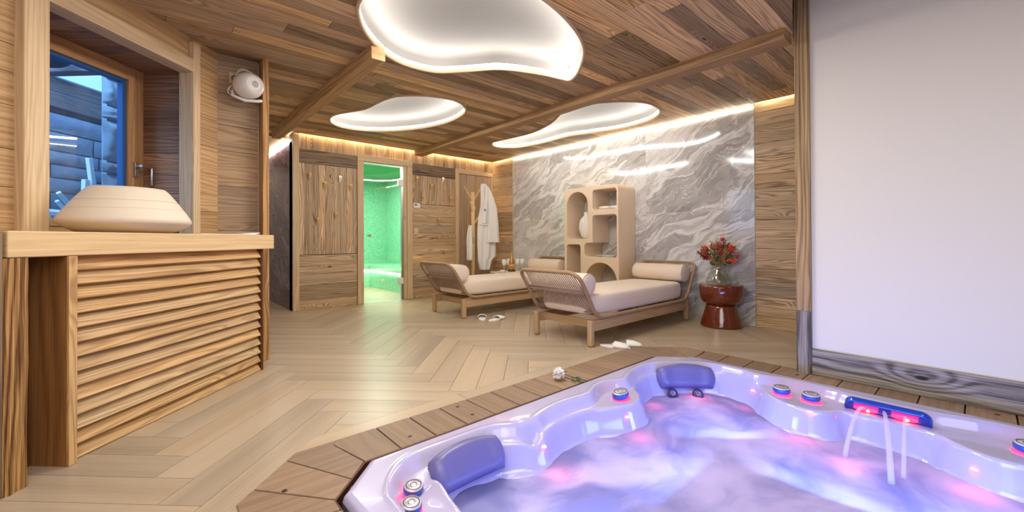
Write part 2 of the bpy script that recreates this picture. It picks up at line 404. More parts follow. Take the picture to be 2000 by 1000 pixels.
# left chamfer boards (run almost parallel to the image rows)
dboard([(.704, 1.756), (.656, 1.99), (.69, 2.03), (.505, 2.03), (.462, 1.987), (.618, 1.666)], False)
dboard([(.614, 1.662), (.458, 1.983), (.315, 1.84), (.524, 1.572)], False)
dboard([(.52, 1.566), (.31, 1.836), (.25, 1.775), (.25, 1.56), (.518, 1.50)], False)
y = 1.55
while y > -1.2:
    y2 = y-bw; dboard([(.25, y2+g), (.52, y2+g-(.0)), (.52, min(y, 1.496)-g), (.25, y-g)], False); y = y2
# far corner boards
dboard([(3.052, 1.758), (3.052, 2.03), (3.213, 2.03), (3.30, 1.945), (3.165, 1.645)], True)
dboard([(3.169, 1.641), (3.304, 1.941), (3.425, 1.82), (3.25, 1.56)], False)
dboard([(3.254, 1.556), (3.429, 1.816), (3.535, 1.71), (3.535, 1.55), (3.283, 1.523)], False)
y = 1.535
while y > -1.2:
    y2 = y-bw; dboard([(3.283, y2+g), (3.535, y2+g), (3.535, y-g), (3.283, min(y-g, 1.52))], False); y = y2
struct(mb.build('floor_deck', M_DECK, bevel=.0015, seg=1))
mb = MB()   # screws: recessed heads in the deck boards
for px, py in ((.96, 1.83), (1.33, 1.83), (1.33, 1.97), (.60, 1.60), (.40, 1.75), (2.25, 1.97), (3.38, .85), (3.40, -.05)):
    mb.lathe([(.011, zt+.0002), (.010, zt+.0012), (.004, zt+.0008), (0, zt+.0006)], 12, c=(px, py))
struct(mb.build('floor_deck_screws', plain('dull_screw', srgb(70, 58, 48), .4, .6)))
# pit below the deck with a copper edge
mb = MB()
for i in range(5):
    (x1, y1), (x2, y2) = HO[i], HO[i+1]
    mb.add([(x1, y1, -.02), (x2, y2, -.02), (x2, y2, -.9), (x1, y1, -.9)], [(0, 1, 2, 3)])
mb.add([(HO[0][0], HO[0][1], -.9), (3.283, -1.05, -.9), (3.283, 1.756, -.9), (.52, 1.756, -.9)], [(0, 1, 2, 3)])
struct(mb.build('floor_pit', plain('pit_dark', srgb(40, 26, 16), .9)))
mb = MB()
for i in range(5):
    (x1, y1), (x2, y2) = HO[i], HO[i+1]; d = Vector((x2-x1, y2-y1, 0)).normalized(); nn = Vector((d.y, -d.x, 0))
    a = Vector((x1, y1, 0)); c = Vector((x2, y2, 0))
    mb.add([a+Vector((0, 0, .004)), c+Vector((0, 0, .004)), c+nn*.006+Vector((0, 0, .002)), a+nn*.006+Vector((0, 0, .002)), c+nn*.006+Vector((0, 0, -.05)), a+nn*.006+Vector((0, 0, -.05))], [(0, 1, 2, 3), (3, 2, 4, 5)])
struct(mb.build('trim_copper', plain('copper_edge', srgb(84, 46, 24), .5, .3)))

# ------------------------------------------------------------------ ceiling with three cloud recesses
C1 = [(.983, 2.506), (1.085, 2.731), (1.236, 2.915), (1.437, 3.078), (1.643, 3.144), (1.887, 3.102), (2.074, 2.911), (2.265, 2.689), (2.571, 2.554), (2.80, 2.50), (2.895, 2.47), (2.85, 2.36), (2.74, 2.22), (2.551, 2.03), (2.337, 1.897), (2.05, 1.79), (1.75, 1.735), (1.42, 1.76), (1.13, 1.95), (.99, 2.22)]
C2 = [(1.655, 5.118), (1.74, 5.30), (1.90, 5.41), (2.134, 5.40), (2.426, 5.202), (2.68, 4.82), (2.80, 4.36), (2.75, 3.93), (2.619, 3.72), (2.396, 3.61), (2.113, 3.69), (1.907, 3.888), (1.85, 4.131), (1.83, 4.475), (1.729, 4.711), (1.645, 4.923)]
C3 = [(3.942, 4.893), (4.05, 4.97), (4.19, 4.98), (4.40, 4.80), (4.47, 4.32), (4.45, 3.854), (4.573, 3.475), (4.673, 3.104), (4.63, 2.711), (4.45, 2.45), (4.224, 2.349), (3.937, 2.369), (3.665, 2.603), (3.533, 2.873), (3.56, 3.126), (3.785, 3.524), (3.93, 3.998), (3.91, 4.456), (3.873, 4.734)]
CL = [smooth_closed(c, 5) for c in (C1, C2, C3)]
_e = [FA @ Vector((t, 2.95, 0)) for t in (-3.2, 3.33)]; EXT = [(_e[0].x, _e[0].y), (_e[1].x, _e[1].y), (.21, 10.5), (-6, 10.5), (-6, _e[0].y)]
mb = MB(); y = -3.0
while y < 9.3:
    bw = R.uniform(.09, .155); x = -2.3-R.uniform(0, 1.5)
    while x < 5.3:
        x2 = x+R.uniform(1.3, 2.8)
        mb.box((x+.0015, y+.0015, CZ-R.uniform(0, .003)), (x2-.0015, y+bw-.0015, CZ+.025), 0); x = x2
    y += bw
ce = struct(mb.build('ceiling', M_CEIL)); apply_boolean(ce, [(c, CZ-.1, CZ+.1) for c in CL]+[([(2.86, -.1), (3.7, -.1), (3.7, .90), (3.50, .890), (2.86, .727)], CZ-.1, CZ+.1), ([(1.52, 6.095), (4.90, 6.095), (4.90, 6.2), (1.52, 6.2)], CZ-.1, CZ+.1), ([(4.905, -.5), (5.0, -.5), (5.0, 6.2), (4.905, 6.2)], CZ-.1, CZ+.1), (EXT, CZ-.2, CZ+.3)])
mb = MB(); mb.box((-3, .931, CZ+.17), (5.6, 9.5, CZ+.24)); mb.box((-3, -3.3, CZ+.17), (2.859, .93, CZ+.24)); mb.box((3.701, -3.3, CZ+.17), (5.6, .93, CZ+.24)); mb.box((2.86, -3.3, CZ+.17), (3.70, -.125, CZ+.24)); o = struct(mb.build('ceiling_slab', M_WHITE)); apply_boolean(o, [(EXT, CZ-.2, CZ+.4)])
mb = MB(); mb.box((2.81, .903, CZ+.026), (3.74, .945, 2.9)); mb.box((2.81, -.14, CZ+.026), (2.855, .903, 2.9)); mb.box((2.855, -.14, CZ+.026), (3.70, -.105, 2.9)); mb.box((3.695, -.14, CZ+.026), (3.74, .903, 2.9)); mb.box((2.78, -.2, 2.9), (3.78, .97, 2.93)); struct(mb.build('ceiling_well', M_WHITE))
def offset(poly, d):
    n = len(poly); out = []
    A_ = sum(poly[i][0]*poly[(i+1) % n][1]-poly[(i+1) % n][0]*poly[i][1] for i in range(n)); sg = 1 if A_ > 0 else -1
    for i in range(n):
        a, c = Vector(poly[i-1]), Vector(poly[(i+1) % n]); t = (c-a).normalized()
        out.append((poly[i][0]-t.y*d*sg, poly[i][1]+t.x*d*sg))
    return out
cl_lab = ['largest cloud-shaped white ceiling light recess, nearest above the hot tub', 'cloud-shaped white ceiling light between the two beams, towards the steam room door', 'long cloud-shaped white ceiling light beside the grey marble wall']
M_RIM = wood('rim_plywood', srgb(206, 180, 146), srgb(170, 138, 100), .95, 1.05, None, .3, .3, knots=0)
for c, lab in zip(CL, cl_lab):
    cx = sum(p[0] for p in c)/len(c); cy = sum(p[1] for p in c)/len(c)
    e = empty('cloud_ceiling_light', (0, 0, 0), 0, lab, 'ceiling light', 'cloud shaped ceiling lights')
    n = len(c)
    def band(name, mat, rings):
        m2 = MB(); m2.grid([[Vector((p[0], p[1], z)) for p in poly] for poly, z in rings], closev=True, smooth=True); return m2.build(name, mat, e)
    ins = offset(c, .012); out = offset(c, -.012)
    band('rim', M_RIM, [(out, CZ), (out, CZ-.014), (c, CZ-.016), (ins, CZ-.014), (ins, CZ+.012)])
    band('led_strip', M_LED, [(ins, CZ+.012), (offset(c, .008), CZ+.040)])
    inner = [(offset(c, .008), CZ+.040), (offset(c, .012), CZ+.10), (offset(c, .03), CZ+.125), (offset(c, .06), CZ+.135)]
    for k in (.8, .6, .4, .2, .0): inner.append(([(cx+(x-cx)*k, cy+(yy-cy)*k) for x, yy in offset(c, .06)], CZ+.135+.012*(1-k)))
    band('diffuser_panel', M_CLOUD, inner)
# ceiling beams
def beam(name, x0, x1, y0, y1, z0, mat, chamf=.012):
    m2 = MB(); N = 14; rn = (R.random(), R.random()); rows = []
    for i in range(N+1):
        y = y0+(y1-y0)*i/N; j = lambda: R.uniform(-.004, .004)
        rows.append([(x0+j(), y, CZ+.01), (x0+j(), y, z0+chamf), (x0+chamf, y, z0+j()), (x1-chamf, y, z0+j()), (x1+j(), y, z0+chamf), (x1+j(), y, CZ+.01)])
    ws = [0, .14, .16, .38, .40, .54]
    m2.grid([[Vector(p) for p in r] for r in rows], smooth=False, rnd=rn, uvf=lambda i, j: (y0+(y1-y0)*i/N, ws[min(j, 5)]))
    m2.add([rows[0][k] for k in range(6)], [(0, 1, 2, 3, 4, 5)], [[(p[0]*.2, p[2]) for p in rows[0]]], rn); m2.add(rows[-1], [(5, 4, 3, 2, 1, 0)], None, rn)
    return struct(m2.build(name, mat))
beam('ceiling_beam', 1.255, 1.365, 2.97, 6.15, 2.29, M_BEAM, .008)
beam('ceiling_beam', 3.29, 3.45, .885, 6.1, 2.322, M_BEAM, .01)

# ------------------------------------------------------------------ back wall
mb = MB(); mb.box((-.2, -.2, 0), (2.37, -.005, 2.55), T=FB) if False else None
mb.box((1.5, -.14, 0), (2.42, 0, 2.55), T=FB); mb.box((3.2, -.14, 0), (5.1, 0, 2.55), T=FB); mb.box((2.42, -.14, 2.16), (3.2, 0, 2.55), T=FB)
struct(mb.build('wall_back', M_GAP))
mb = MB()
boards(mb, FB, 1.58, 3.27, 2.20, 2.46, 'v', .085); boards(mb, FB, 3.27, 4.95, 2.20, 2.46, 'v', .10)
boards(mb, FB, 1.58, 2.37, .755, 2.01, 'v', .085, jit=.35); boards(mb, FB, 3.264, 4.10, 1.54, 2.015, 'v', .095, jit=.35)
boards(mb, FB, 1.58, 2.37, .0, .75, 'h', .15); boards(mb, FB, 3.264, 4.10, 0, 1.535, 'h', .17)
struct(mb.build('wall_back_cladding', M_OLD))
mb = MB(); mb.box((1.582, 0, 2.01), (2.37, .03, 2.198), 0, None, FB); mb.box((3.266, 0, 2.018), (4.098, .03, 2.198), 0, None, FB)
struct(mb.build('trim_1', M_DBEAM, bevel=.003))
mb = MB(); mb.box((1.50, -.02, 0), (1.58, .035, 2.39), 2, None, FB); struct(mb.build('trim_2', M_TRIM, bevel=.004))
mb = MB(); mb.box((2.372, 0, 0), (2.462, .045, 2.13), 2, None, FB); mb.box((3.127, 0, 0), (3.19, .02, 2.13), 2, None, FB); mb.box((3.175, 0, 0), (3.264, .045, 2.13), 2, None, FB)
mb.box((2.372, 0, 2.132), (3.264, .045, 2.225), 0, None, FB); mb.box((2.42, -.14, 0), (2.455, 0, 2.13), 2, None, FB); mb.box((3.16, -.14, 0), (3.2, 0, 2.13), 2, None, FB)
struct(mb.build('trim_3', M_TRIM, bevel=.004))
# closed wooden door in the corner
e = tag(empty('door_2'), kind='structure')
mb = MB(); mb.box((4.102, 0, 0), (4.175, .035, 2.20), 2, None, FB); mb.box((4.90, 0, 0), (4.945, .03, 2.12), 2, None, FB); mb.box((4.177, 0, 2.125), (4.945, .035, 2.20), 0, None, FB)
struct(mb.build('door_frame', M_TRIM, e, bevel=.003))
mb = MB(); boards(mb, FB, 4.178, 4.898, .01, 2.12, 'v', .18, jit=.1); struct(mb.build('door_panel', wood('pale_door_board', srgb(196, 168, 132), srgb(150, 118, 84), .9, 1.05, srgb(176, 160, 140), .5, .5, rings=10), e))
# ------------------------------------------------------------------ glass door and steam room
e = tag(empty('door_1'), kind='structure')
mb = MB(); mb.box((2.467, -.02, .012), (3.085, -.012, 2.095), T=FB); struct(mb.build('glass_panel', M_GLASS, e))
mb = MB(); mb.box((3.088, -.035, .0), (3.126, -.0, 2.13), T=FB); mb.box((2.464, -.035, 2.10), (3.09, -.0, 2.125), T=FB); struct(mb.build('door_frame', M_STEEL, e, bevel=.002))
for z in (1.86, .30):
    mb = MB(); mb.box((3.035, -.04, z-.05), (3.118, .012, z+.05), T=FB); struct(mb.build('hinge', M_WPLAST, e, bevel=.004))
mb = MB(); mb.lathe([(0, -.03), (.018, -.03), (.018, -.045), (.01, -.05), (.01, -.06), (.022, -.07), (.022, -.085), (0, -.088)], 16, T=FB @ Matrix.Translation((2.53, 0, 1.02)) @ Matrix.Rotation(PI/2, 4, 'X'))
struct(mb.build('door_handle', M_CHROME, e))
mb = MB()
mb.box((1.9, 6.3, 0), (2.0, 9.0, 2.4)); struct(mb.build('wall_steam_left', M_MOS)); mb = MB(); mb.box((4.1, 6.3, 0), (4.2, 9.0, 2.4)); struct(mb.build('wall_steam_right', M_MOS)); mb = MB(); mb.box((2.0, 8.9, 0), (4.1, 9.0, 2.4)); struct(mb.build('wall_steam_back', M_MOS))
mb = MB(); mb.box((1.9, 6.29, 2.28), (4.2, 9.0, 2.32)); struct(mb.build('ceiling_steam', M_GREENC))
e = empty('steam_bench', (0, 0, 0), 0, 'green mosaic corner bench inside the steam room with glowing strip below its seat', 'bench')
mb = MB(); mb.box((3.44, 6.3, 0), (4.1, 8.9, .33)); mb.box((2.0, 8.16, 0), (3.44, 8.9, .33)); mb.build('base', M_MOS, e)
mb = MB(); mb.box((3.38, 6.3, .36), (4.1, 8.9, .45)); mb.box((2.0, 8.1, .36), (3.38, 8.9, .45)); mb.build('seat', M_MOS, e, bevel=.01)
mb = MB(); mb.box((3.405, 6.3, .325), (3.44, 8.13, .358)); mb.box((2.0, 8.13, .325), (3.44, 8.16, .358)); mb.build('led_strip', plain('led_steam', (1, 1, 1, 1), emit=(1, 1, .8, 1), es=7), e)
e2 = tag(empty('steam_outlet', (3.44, 7.6, .16)), 'small round chrome steam outlet low on the green bench front', 'steam outlet')
mb = MB(); mb.lathe([(0, .03), (.02, .03), (.035, .012), (.045, 0)], 16, T=Matrix.Rotation(-PI/2, 4, 'Y')); mb.build('rose', M_CHROME, e2)
mb = MB(); mb.box((4.05, 7.0, 1.72), (4.1, 7.14, 1.92)); tag(mb.build('steam_diffuser', M_BLACK, bevel=.005), 'small dark box high on the green wall inside the steam room', 'wall box')
area('steam_lamp', (3.0, 7.6, 2.25), 1.0, 32, (.86, 1.0, .88)); area('steam_lamp_warm', (2.9, 6.7, 2.25), .5, 24, (1, .96, .85))

# ------------------------------------------------------------------ marble wall side
mb = MB(); mb.box((-.9, -.16, 0), (6.3, 0, 2.55), T=FM); struct(mb.build('wall_marble', M_GAP))
mb = MB(); boards(mb, FM, 5.56, 6.13, 0, 2.46, 'h', .17); boards(mb, FM, -.8, 1.617, 0, 2.46, 'h', .165, split=2.0); struct(mb.build('wall_marble_cladding', M_OLD))
mb = MB(); ys = [1.622, 2.918, 4.213, 5.535]; zs = [0, 1.272, 2.47]
for i in range(3):
    for j in range(2):
        a, c, z0, z1 = ys[i]+.0015, ys[i+1]-.0015, zs[j]+.0015, zs[j+1]-.0015; T = FM; rn = (R.random(), R.random()); d = .018
        V = [(a, 0, z0), (c, 0, z0), (c, 0, z1), (a, 0, z1), (a, d, z0), (c, d, z0), (c, d, z1), (a, d, z1)]
        F = [(4, 5, 6, 7), (0, 1, 5, 4), (2, 3, 7, 6), (0, 3, 7, 4), (1, 2, 6, 5)]
        mb.add(V, F, [[(V[k][0]+j*3, V[k][2]) for k in f] for f in F], rn, False, T)
struct(mb.build('wall_marble_tiles', M_MARB))
mb = MB(); mb.box((5.537, 0, 0), (5.555, .022, 2.38), 2, None, FM); mb.box((1.618, 0, 0), (1.6215, .02, 2.38), 2, None, FM); struct(mb.build('trim_4', plain('grout_light', srgb(206, 190, 160), .5)))
mb = MB()
for i in (1, 2): mb.box((ys[i]-.0018, 0, 0), (ys[i]+.0018, .0165, 2.4), T=FM)
mb.box((1.622, 0, 1.2705), (5.535, .0165, 1.2735), T=FM); struct(mb.build('trim_5', plain('grout_pale', srgb(215, 208, 196), .6)))
# wall washer strips
def led(name, T, a, c, mat, lab):
    mb = MB(); mb.box(a, c, T=T); tag(mb.build(name, mat), lab, 'light strip', 'light strips along the ceiling edge')
led('light_strip', FM, (1.63, .022, 2.368), (5.53, .032, 2.378), M_LEDM, 'glowing light strip along the top of the grey marble wall')
led('light_strip', FM, (.9, .03, 2.43), (1.61, .045, 2.445), M_LEDW, 'warm light strip above the wooden wall beside the marble, near the timber post')
led('light_strip', FM, (5.56, .03, 2.43), (6.09, .045, 2.445), M_LEDW, 'short warm light strip over the narrow wood panel in the far corner')
led('light_strip', FB, (1.55, .03, 2.43), (4.89, .045, 2.445), M_LEDW, 'long warm light strip above the back wall and steam room door')
# dark marble flank left of the back wall
FL = frame((1.5, 0, 0), (0, 1, 0), (-1, 0, 0))
mb = MB(); mb.box((6.14, -.0, 0), (9.2, .0, 2.3), T=FL) if False else None
rn = None
for i, (a, c) in enumerate(((6.16, 7.45), (7.453, 8.75))):
    for j, (z0, z1) in enumerate(((0, .742), (.745, 2.29))):
        V = [(a, 0, z0), (c, 0, z0), (c, 0, z1), (a, 0, z1), (a, -.015, z0), (c, -.015, z0), (c, -.015, z1), (a, -.015, z1)]; F = [(0, 1, 2, 3), (3, 2, 6, 7), (4, 5, 1, 0), (0, 3, 7, 4)]
        mb.add(V, F, [[(V[k][0], V[k][2]) for k in f] for f in F], None, False, FL)
struct(mb.build('wall_side_marble', M_MARBD))
mb = MB(); mb.box((6.2, -.14, 0), (9.2, -.016, 2.55), T=FL); mb.box((.3, 8.8, 0), (1.6, 8.9, 2.55)); struct(mb.build('wall_side', M_WHITE))
led('light_strip', FL, (6.2, .0, 2.30), (8.7, .03, 2.315), M_LEDM, 'light strip above the dark purple marble side wall')
mb = MB(); mb.box((.9, 6.35, 2.335), (1.5, 8.8, 2.36)); struct(mb.build('trim_6', M_TRIM))

# ------------------------------------------------------------------ window wall (frame FA: t along, n away, z up)
def abox(mb, t0, t1, n0, n1, z0, z1, grain=0, rnd=None): mb.box((t0, n0, z0), (t1, n1, z1), grain, rnd, FA)
mb = MB(); abox(mb, -1.5, 1.95, NW+.02, 2.94, 0, 2.55); abox(mb, 2.885, 3.2, NW+.02, 2.94, 0, 2.55); abox(mb, 1.95, 2.885, NW+.02, 2.94, 2.185, 2.55); abox(mb, 1.95, 2.885, NW+.02, 2.94, 0, .985)
struct(mb.build('wall_window', M_GAP))
mb = MB()
boards(mb, FW, -1.5, 1.84, 0, 2.42, 'h', .17, d0=-.02, d1=0); boards(mb, FW, 2.84, 3.2, 0, 2.42, 'h', .20, d0=-.02, d1=0)
boards(mb, FW, 1.9, 2.84, 2.22, 2.42, 'h', .17, d0=-.02, d1=0)
struct(mb.build('wall_window_cladding', wood('honey_cladding', srgb(214, 176, 126), srgb(150, 108, 64), .82, 1.06, None, .3, .65, rings=16)))
mb = MB(); boards(mb, FW, 2.871-.0, 2.872, 0, .1, 'h', .1) if False else None
for i in range(8):   # reveal: side and top lining boards running into the wall
    z0 = .99+i*.15; z1 = min(z0+.148, 2.175); mb.box((2.868, 2.49, z0), (2.885, 2.93, z1), 1, None, FA)
n_ = 2.42
for i in range(9): abox(mb, 1.95+i*.102, 2.05+i*.102, 2.42, 2.80, 2.168, 2.183, 1)
struct(mb.build('wall_window_reveal', wood('reveal_board', srgb(188, 138, 92), srgb(90, 54, 30), .6, 1.3, srgb(150, 122, 112), .6, .8)))
mb = MB(); abox(mb, 1.83, 1.935, 2.372, 2.47, .992, 2.42, 2); struct(mb.build('trim_7', M_TRIM, bevel=.006))
mb = MB(); abox(mb, 2.815, 2.877, 2.38, 2.49, .992, 2.36, 2); abox(mb, 1.935, 2.815, 2.38, 2.49, 2.142, 2.235, 0); struct(mb.build('trim_8', M_TRIM, bevel=.004))
e = tag(empty('window_1'), kind='structure')
M_WF = wood('window_frame_wood', srgb(200, 152, 100), srgb(140, 92, 52), .95, 1.05, None, .3, .5, rings=10, knots=.4)
mb = MB(); abox(mb, 2.785, 2.868, 2.80, 2.90, .99, 2.168, 2); abox(mb, 1.95, 2.785, 2.80, 2.90, 2.11, 2.168, 0); abox(mb, 1.95, 2.785, 2.79, 2.90, .992, 1.04, 0); struct(mb.build('window_frame', M_WF, e, bevel=.004))
mb = MB(); abox(mb, 2.735, 2.785, 2.78, 2.86, 1.04, 2.11, 2); abox(mb, 1.95, 2.735, 2.78, 2.86, 2.065, 2.11, 0); abox(mb, 1.95, 2.735, 2.78, 2.86, 1.04, 1.085, 0); struct(mb.build('window_sash', M_WF, e, bevel=.004))
mb = MB(); abox(mb, 2.712, 2.735, 2.80, 2.84, 1.085, 2.065, 2); abox(mb, 1.95, 2.712, 2.80, 2.84, 2.045, 2.065, 0); struct(mb.build('window_gasket', plain('blue_spacer', srgb(40, 92, 150), .4), e))
mb = MB(); abox(mb, 1.94, 2.715, 2.815, 2.820, 1.085, 2.05); struct(mb.build('window_pane', M_WINGL, e))
mb = MB(); abox(mb, 2.765, 2.792, 2.762, 2.782, 1.40, 1.50); mb.tube([FA @ Vector(p) for p in ((2.779, 2.765, 1.475), (2.779, 2.725, 1.475))], .009, 10)
mb.tube([FA @ Vector(p) for p in ((2.770, 2.725, 1.475), (2.862, 2.725, 1.475))], .010, 10); mb.tube([FA @ Vector(p) for p in ((2.853, 2.725, 1.48), (2.853, 2.725, 1.345))], .011, 10)
struct(mb.build('window_handle', M_STEEL, e, bevel=.002))
# partition at the end of the counter
mb = MB(); mb.box((.32, -.12, 0), (.752, -.022, 2.55), T=FP); mb.box((.22, 4.02, 0), (.34, 8.9, 2.55)); struct(mb.build('wall_partition', M_WHITE))
mb = MB(); boards(mb, FP, .335, .70, 0, 2.42, 'h', .27, d0=-.02, d1=0); struct(mb.build('wall_partition_cladding', wood('grey_honey_board', srgb(188, 154, 112), srgb(122, 90, 58), .85, 1.08, srgb(160, 142, 120), .6, .7, rings=16)))
mb = MB(); mb.box((.708, -.02, 0), (.752, .13, 2.42), 2, None, FP); struct(mb.build('trim_9', wood('corner_post', srgb(206, 160, 102), srgb(126, 80, 36), 1, 1.02, None, .3, .9, rings=12), bevel=.003))

# ------------------------------------------------------------------ white wall with grey timber
mb = MB(); mb.box((-1.6, -.14, 0), (.79, -.028, 2.86), T=FX); struct(mb.build('wall_white', plain('white_wall', srgb(230, 226, 214), .6)))
mb = MB(); mb.box((.786, -.10, 0), (.874, .0, .44), 2, (.2, .6), FX); struct(mb.build('trim_10', M_GREY, bevel=.004))  # foot of the post: local light balance painted on as grey
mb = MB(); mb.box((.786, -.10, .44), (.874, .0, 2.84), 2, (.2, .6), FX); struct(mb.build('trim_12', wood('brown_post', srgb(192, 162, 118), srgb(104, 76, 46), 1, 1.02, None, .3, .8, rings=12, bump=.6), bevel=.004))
mb = MB(); mb.box((-1.6, -.028, 0.006), (.784, .0, .183), 0, (.31, .77), FX); struct(mb.build('baseboard_white', wood('weathered_baseboard', srgb(182, 174, 164), srgb(84, 76, 70), .95, 1.0, None, .3, .85, rings=7, fine=1.0, bump=.6, vs=5, knots=.4, knot=(.242, .37+.115)), bevel=.006))
# room behind the camera
mb = MB(); mb.box((-2.6, -3.1, 0), (5.2, -3.0, 2.55)); mb.box((-3.0, -3.0, 0), (-2.35, -.5, 2.55)); struct(mb.build('wall_rear', M_OLD))

# ------------------------------------------------------------------ counter
e = empty('reception_counter', (0, 0, 0), 0, 'honey larch counter with thick top and slatted louvre front under the window', 'counter')
mb = MB(); abox(mb, 1.462, 3.071, 1.9604, 2.415, .889, .992, 0, (.5, .31)); mb.build('worktop', M_TOP, e, bevel=.005)
mb = MB(); rn = (.4, .6); N = 30; rows = []
for i in range(N+1):
    z = .888*i/N; rw = []
    prof = [(1.445, 2.1), (1.445, 1.985), (1.452, 1.966), (1.47, 1.958), (1.49, 1.962), (1.51, 1.957), (1.528, 1.964), (1.536, 1.985), (1.536, 2.1)]
    for j, (t, nn) in enumerate(prof):
        q = mnoise.noise(Vector((j*2.3, z*3.1, .3)))*.006+mnoise.noise(Vector((j*5.3, z*14, 7)))*.003
        rw.append(FA @ Vector((t+(q if j in (0, 1, 7, 8) else 0), nn+(q if 1 < j < 8 else 0), z)))
    rows.append(rw)
mb.grid(rows, smooth=True, rnd=rn, uvf=lambda i, j: (i*.03, j*.022)); mb.build('log_post', M_LOG, e)
mb = MB(); abox(mb, 1.33, 1.452, 1.962, 2.1, 0, .994, 2); mb.build('end_post', M_DBEAM, e, bevel=.006)
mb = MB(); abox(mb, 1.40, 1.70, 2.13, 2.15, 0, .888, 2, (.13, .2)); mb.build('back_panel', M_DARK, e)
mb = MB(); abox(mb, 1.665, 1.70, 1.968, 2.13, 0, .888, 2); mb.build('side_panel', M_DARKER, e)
mb = MB(); abox(mb, 1.665, 1.699, 1.955, 1.968, 0, .888, 2, (.6, .3)); mb.build('post', M_SLAT, e, bevel=.003)
mb = MB(); abox(mb, 2.964, 2.98, 1.985, 2.13, 0, .888, 2, (.3, .3)); mb.build('post', M_DARK, e, bevel=.002)
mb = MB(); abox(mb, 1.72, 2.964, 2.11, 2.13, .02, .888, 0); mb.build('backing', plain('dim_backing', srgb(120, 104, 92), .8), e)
for i in range(14):
    z = .855-i*.0635; rn = (R.random(), R.random())
    mb = MB(); rot = Matrix.Rotation(math.radians(-30+R.uniform(-2, 2)), 3, 'X')
    mb.box((1.702, 2.006, z-.034), (2.962, 2.020, z+.034), 0, rn, FA, rot); mb.build('slat', M_SLAT, e, bevel=.0015, seg=1)
for z, t0, t1 in ((.76, 1.9, 2.7), (.70, 2.1, 2.7), (.20, 1.95, 2.75), (.14, 1.95, 2.75)):
    mb = MB(); t = t0
    while t < t1: abox(mb, t, t+.009, 2.05, 2.052, z-.02, z+.03); t += .018
    mb.build('vent_grille', M_BLACK, e)
# bowl
e = empty('stoneware_bowl', tuple(FA @ Vector((2.162, 2.2, .992))), 0, 'large squat pale stoneware bowl standing on the counter by the window', 'bowl')
mb = MB(); prof = [(0, .003), (.17, .0), (.19, .003), (.235, .024), (.266, .048), (.277, .06), (.272, .078), (.255, .108), (.215, .17), (.175, .225), (.158, .243), (.150, .243), (.152, .236), (.17, .215), (.24, .11), (.25, .07), (.18, .02), (0, .012)]
mb.lathe(prof, 64); mb.build('body', M_BOWL, e)
mb = MB(); mb.lathe([(.2435, .1275), (.2425, .1295), (.240, .1290)], 64); mb.lathe([(.216, .1705), (.213, .173), (.210, .172)], 64); mb.build('throwing_line', M_BOWL, e)
# magazines on the counter
def magazine(t, n, w_, h_, rz, z, col, lab, th=.004, curl=0):
    m = empty('magazine', tuple(FA @ Vector((t, n, z))), math.atan2(ADIR.y, ADIR.x)+rz, lab, 'magazine', 'magazines on the counter')
    mb = MB(); mb.box((-w_/2, -h_/2, 0), (w_/2, h_/2, th)); mb.build('pages', plain('paper', srgb(232, 230, 226), .7), m)
    mb = MB(); mb.grid([[Vector((-w_/2-.001+(w_+.002)*i/10, y_, th+.0005+curl*max(0, i-6)**2*.001)) for y_ in (-h_/2, h_/2)] for i in range(11)]); mb.build('cover', plain('cover', col, .3), m, solid=.0006)
magazine(2.60, 2.15, .30, .21, .1, .992, srgb(40, 110, 190), 'blue covered magazine on the counter, right beside the bowl')
magazine(2.74, 2.16, .28, .21, -.2, .992, srgb(70, 64, 62), 'dark covered magazine in the middle of the counter magazines', .005)
magazine(2.90, 2.12, .20, .20, .05, .992, srgb(236, 236, 234), 'white leaflet with curled edge at the far end of the counter', .003, .9)
# ------------------------------------------------------------------ rotating speaker and socket plate
mb = MB(); mb.box((.502, 0, 2.185), (.66, .006, 2.275), 0, None, FP); 
sp = tag(empty('socket_plate', (0, 0, 0)), 'wooden double socket plate on the partition behind the white speaker', 'socket'); mb.build('plate', M_TRIM, sp, bevel=.002)
mb = MB(); mb.lathe([(.024, 0), (.024, .003), (.018, .004), (.017, -.001), (0, -.001)], 20, T=FP @ Matrix.Translation((.54, .006, 2.23)) @ Matrix.Rotation(-PI/2, 4, 'X')); mb.build('socket_insert', M_BLACK, sp)
e = empty('wall_speaker', (.61, YP-.12, 2.155), 0, 'round white wall speaker with looped cable high beside the window', 'speaker')
ax = Vector((.35, -1, -.05)).normalized(); q = ax.to_track_quat('Z', 'Y').to_matrix().to_4x4()
mb = MB(); mb.lathe([(0, -.10), (.04, -.10), (.07, -.085), (.092, -.05), (.10, -.01), (.098, .03), (.085, .07), (.062, .095), (.058, .097), (.056, .094), (.03, .097), (0, .099)], 40, T=q); mb.build('housing', M_WPLAST, e)
mb = MB()
for rr_, n in ((.006, 4), (.014, 8), (.021, 12)):
    for k in range(n): 
        a = 2*PI*k/n; mb.lathe([(0, .1015), (.0026, .1008), (.003, .097)], 6, T=q @ Matrix.Translation((rr_*math.cos(a), rr_*math.sin(a), 0)))
mb.build('grille', M_BLACK, e)
mb = MB(); mb.lathe([(.0925, -.052), (.096, -.045), (.0935, -.046)], 40, T=q); mb.build('seam_ring', plain('grey_seam', srgb(120, 115, 110), .5), e)
mb = MB(); mb.tube([(-.09, .05, -.02), (-.10, .02, -.09), (-.02, .0, -.118), (.06, -.02, -.112), (.09, -.01, -.10)], .012, 8); mb.tube([(-.02, .0, -.112), (-.02, .06, -.10), (-.02, .118, -.08)], .012, 8); mb.build('bracket', M_WPLAST, e)
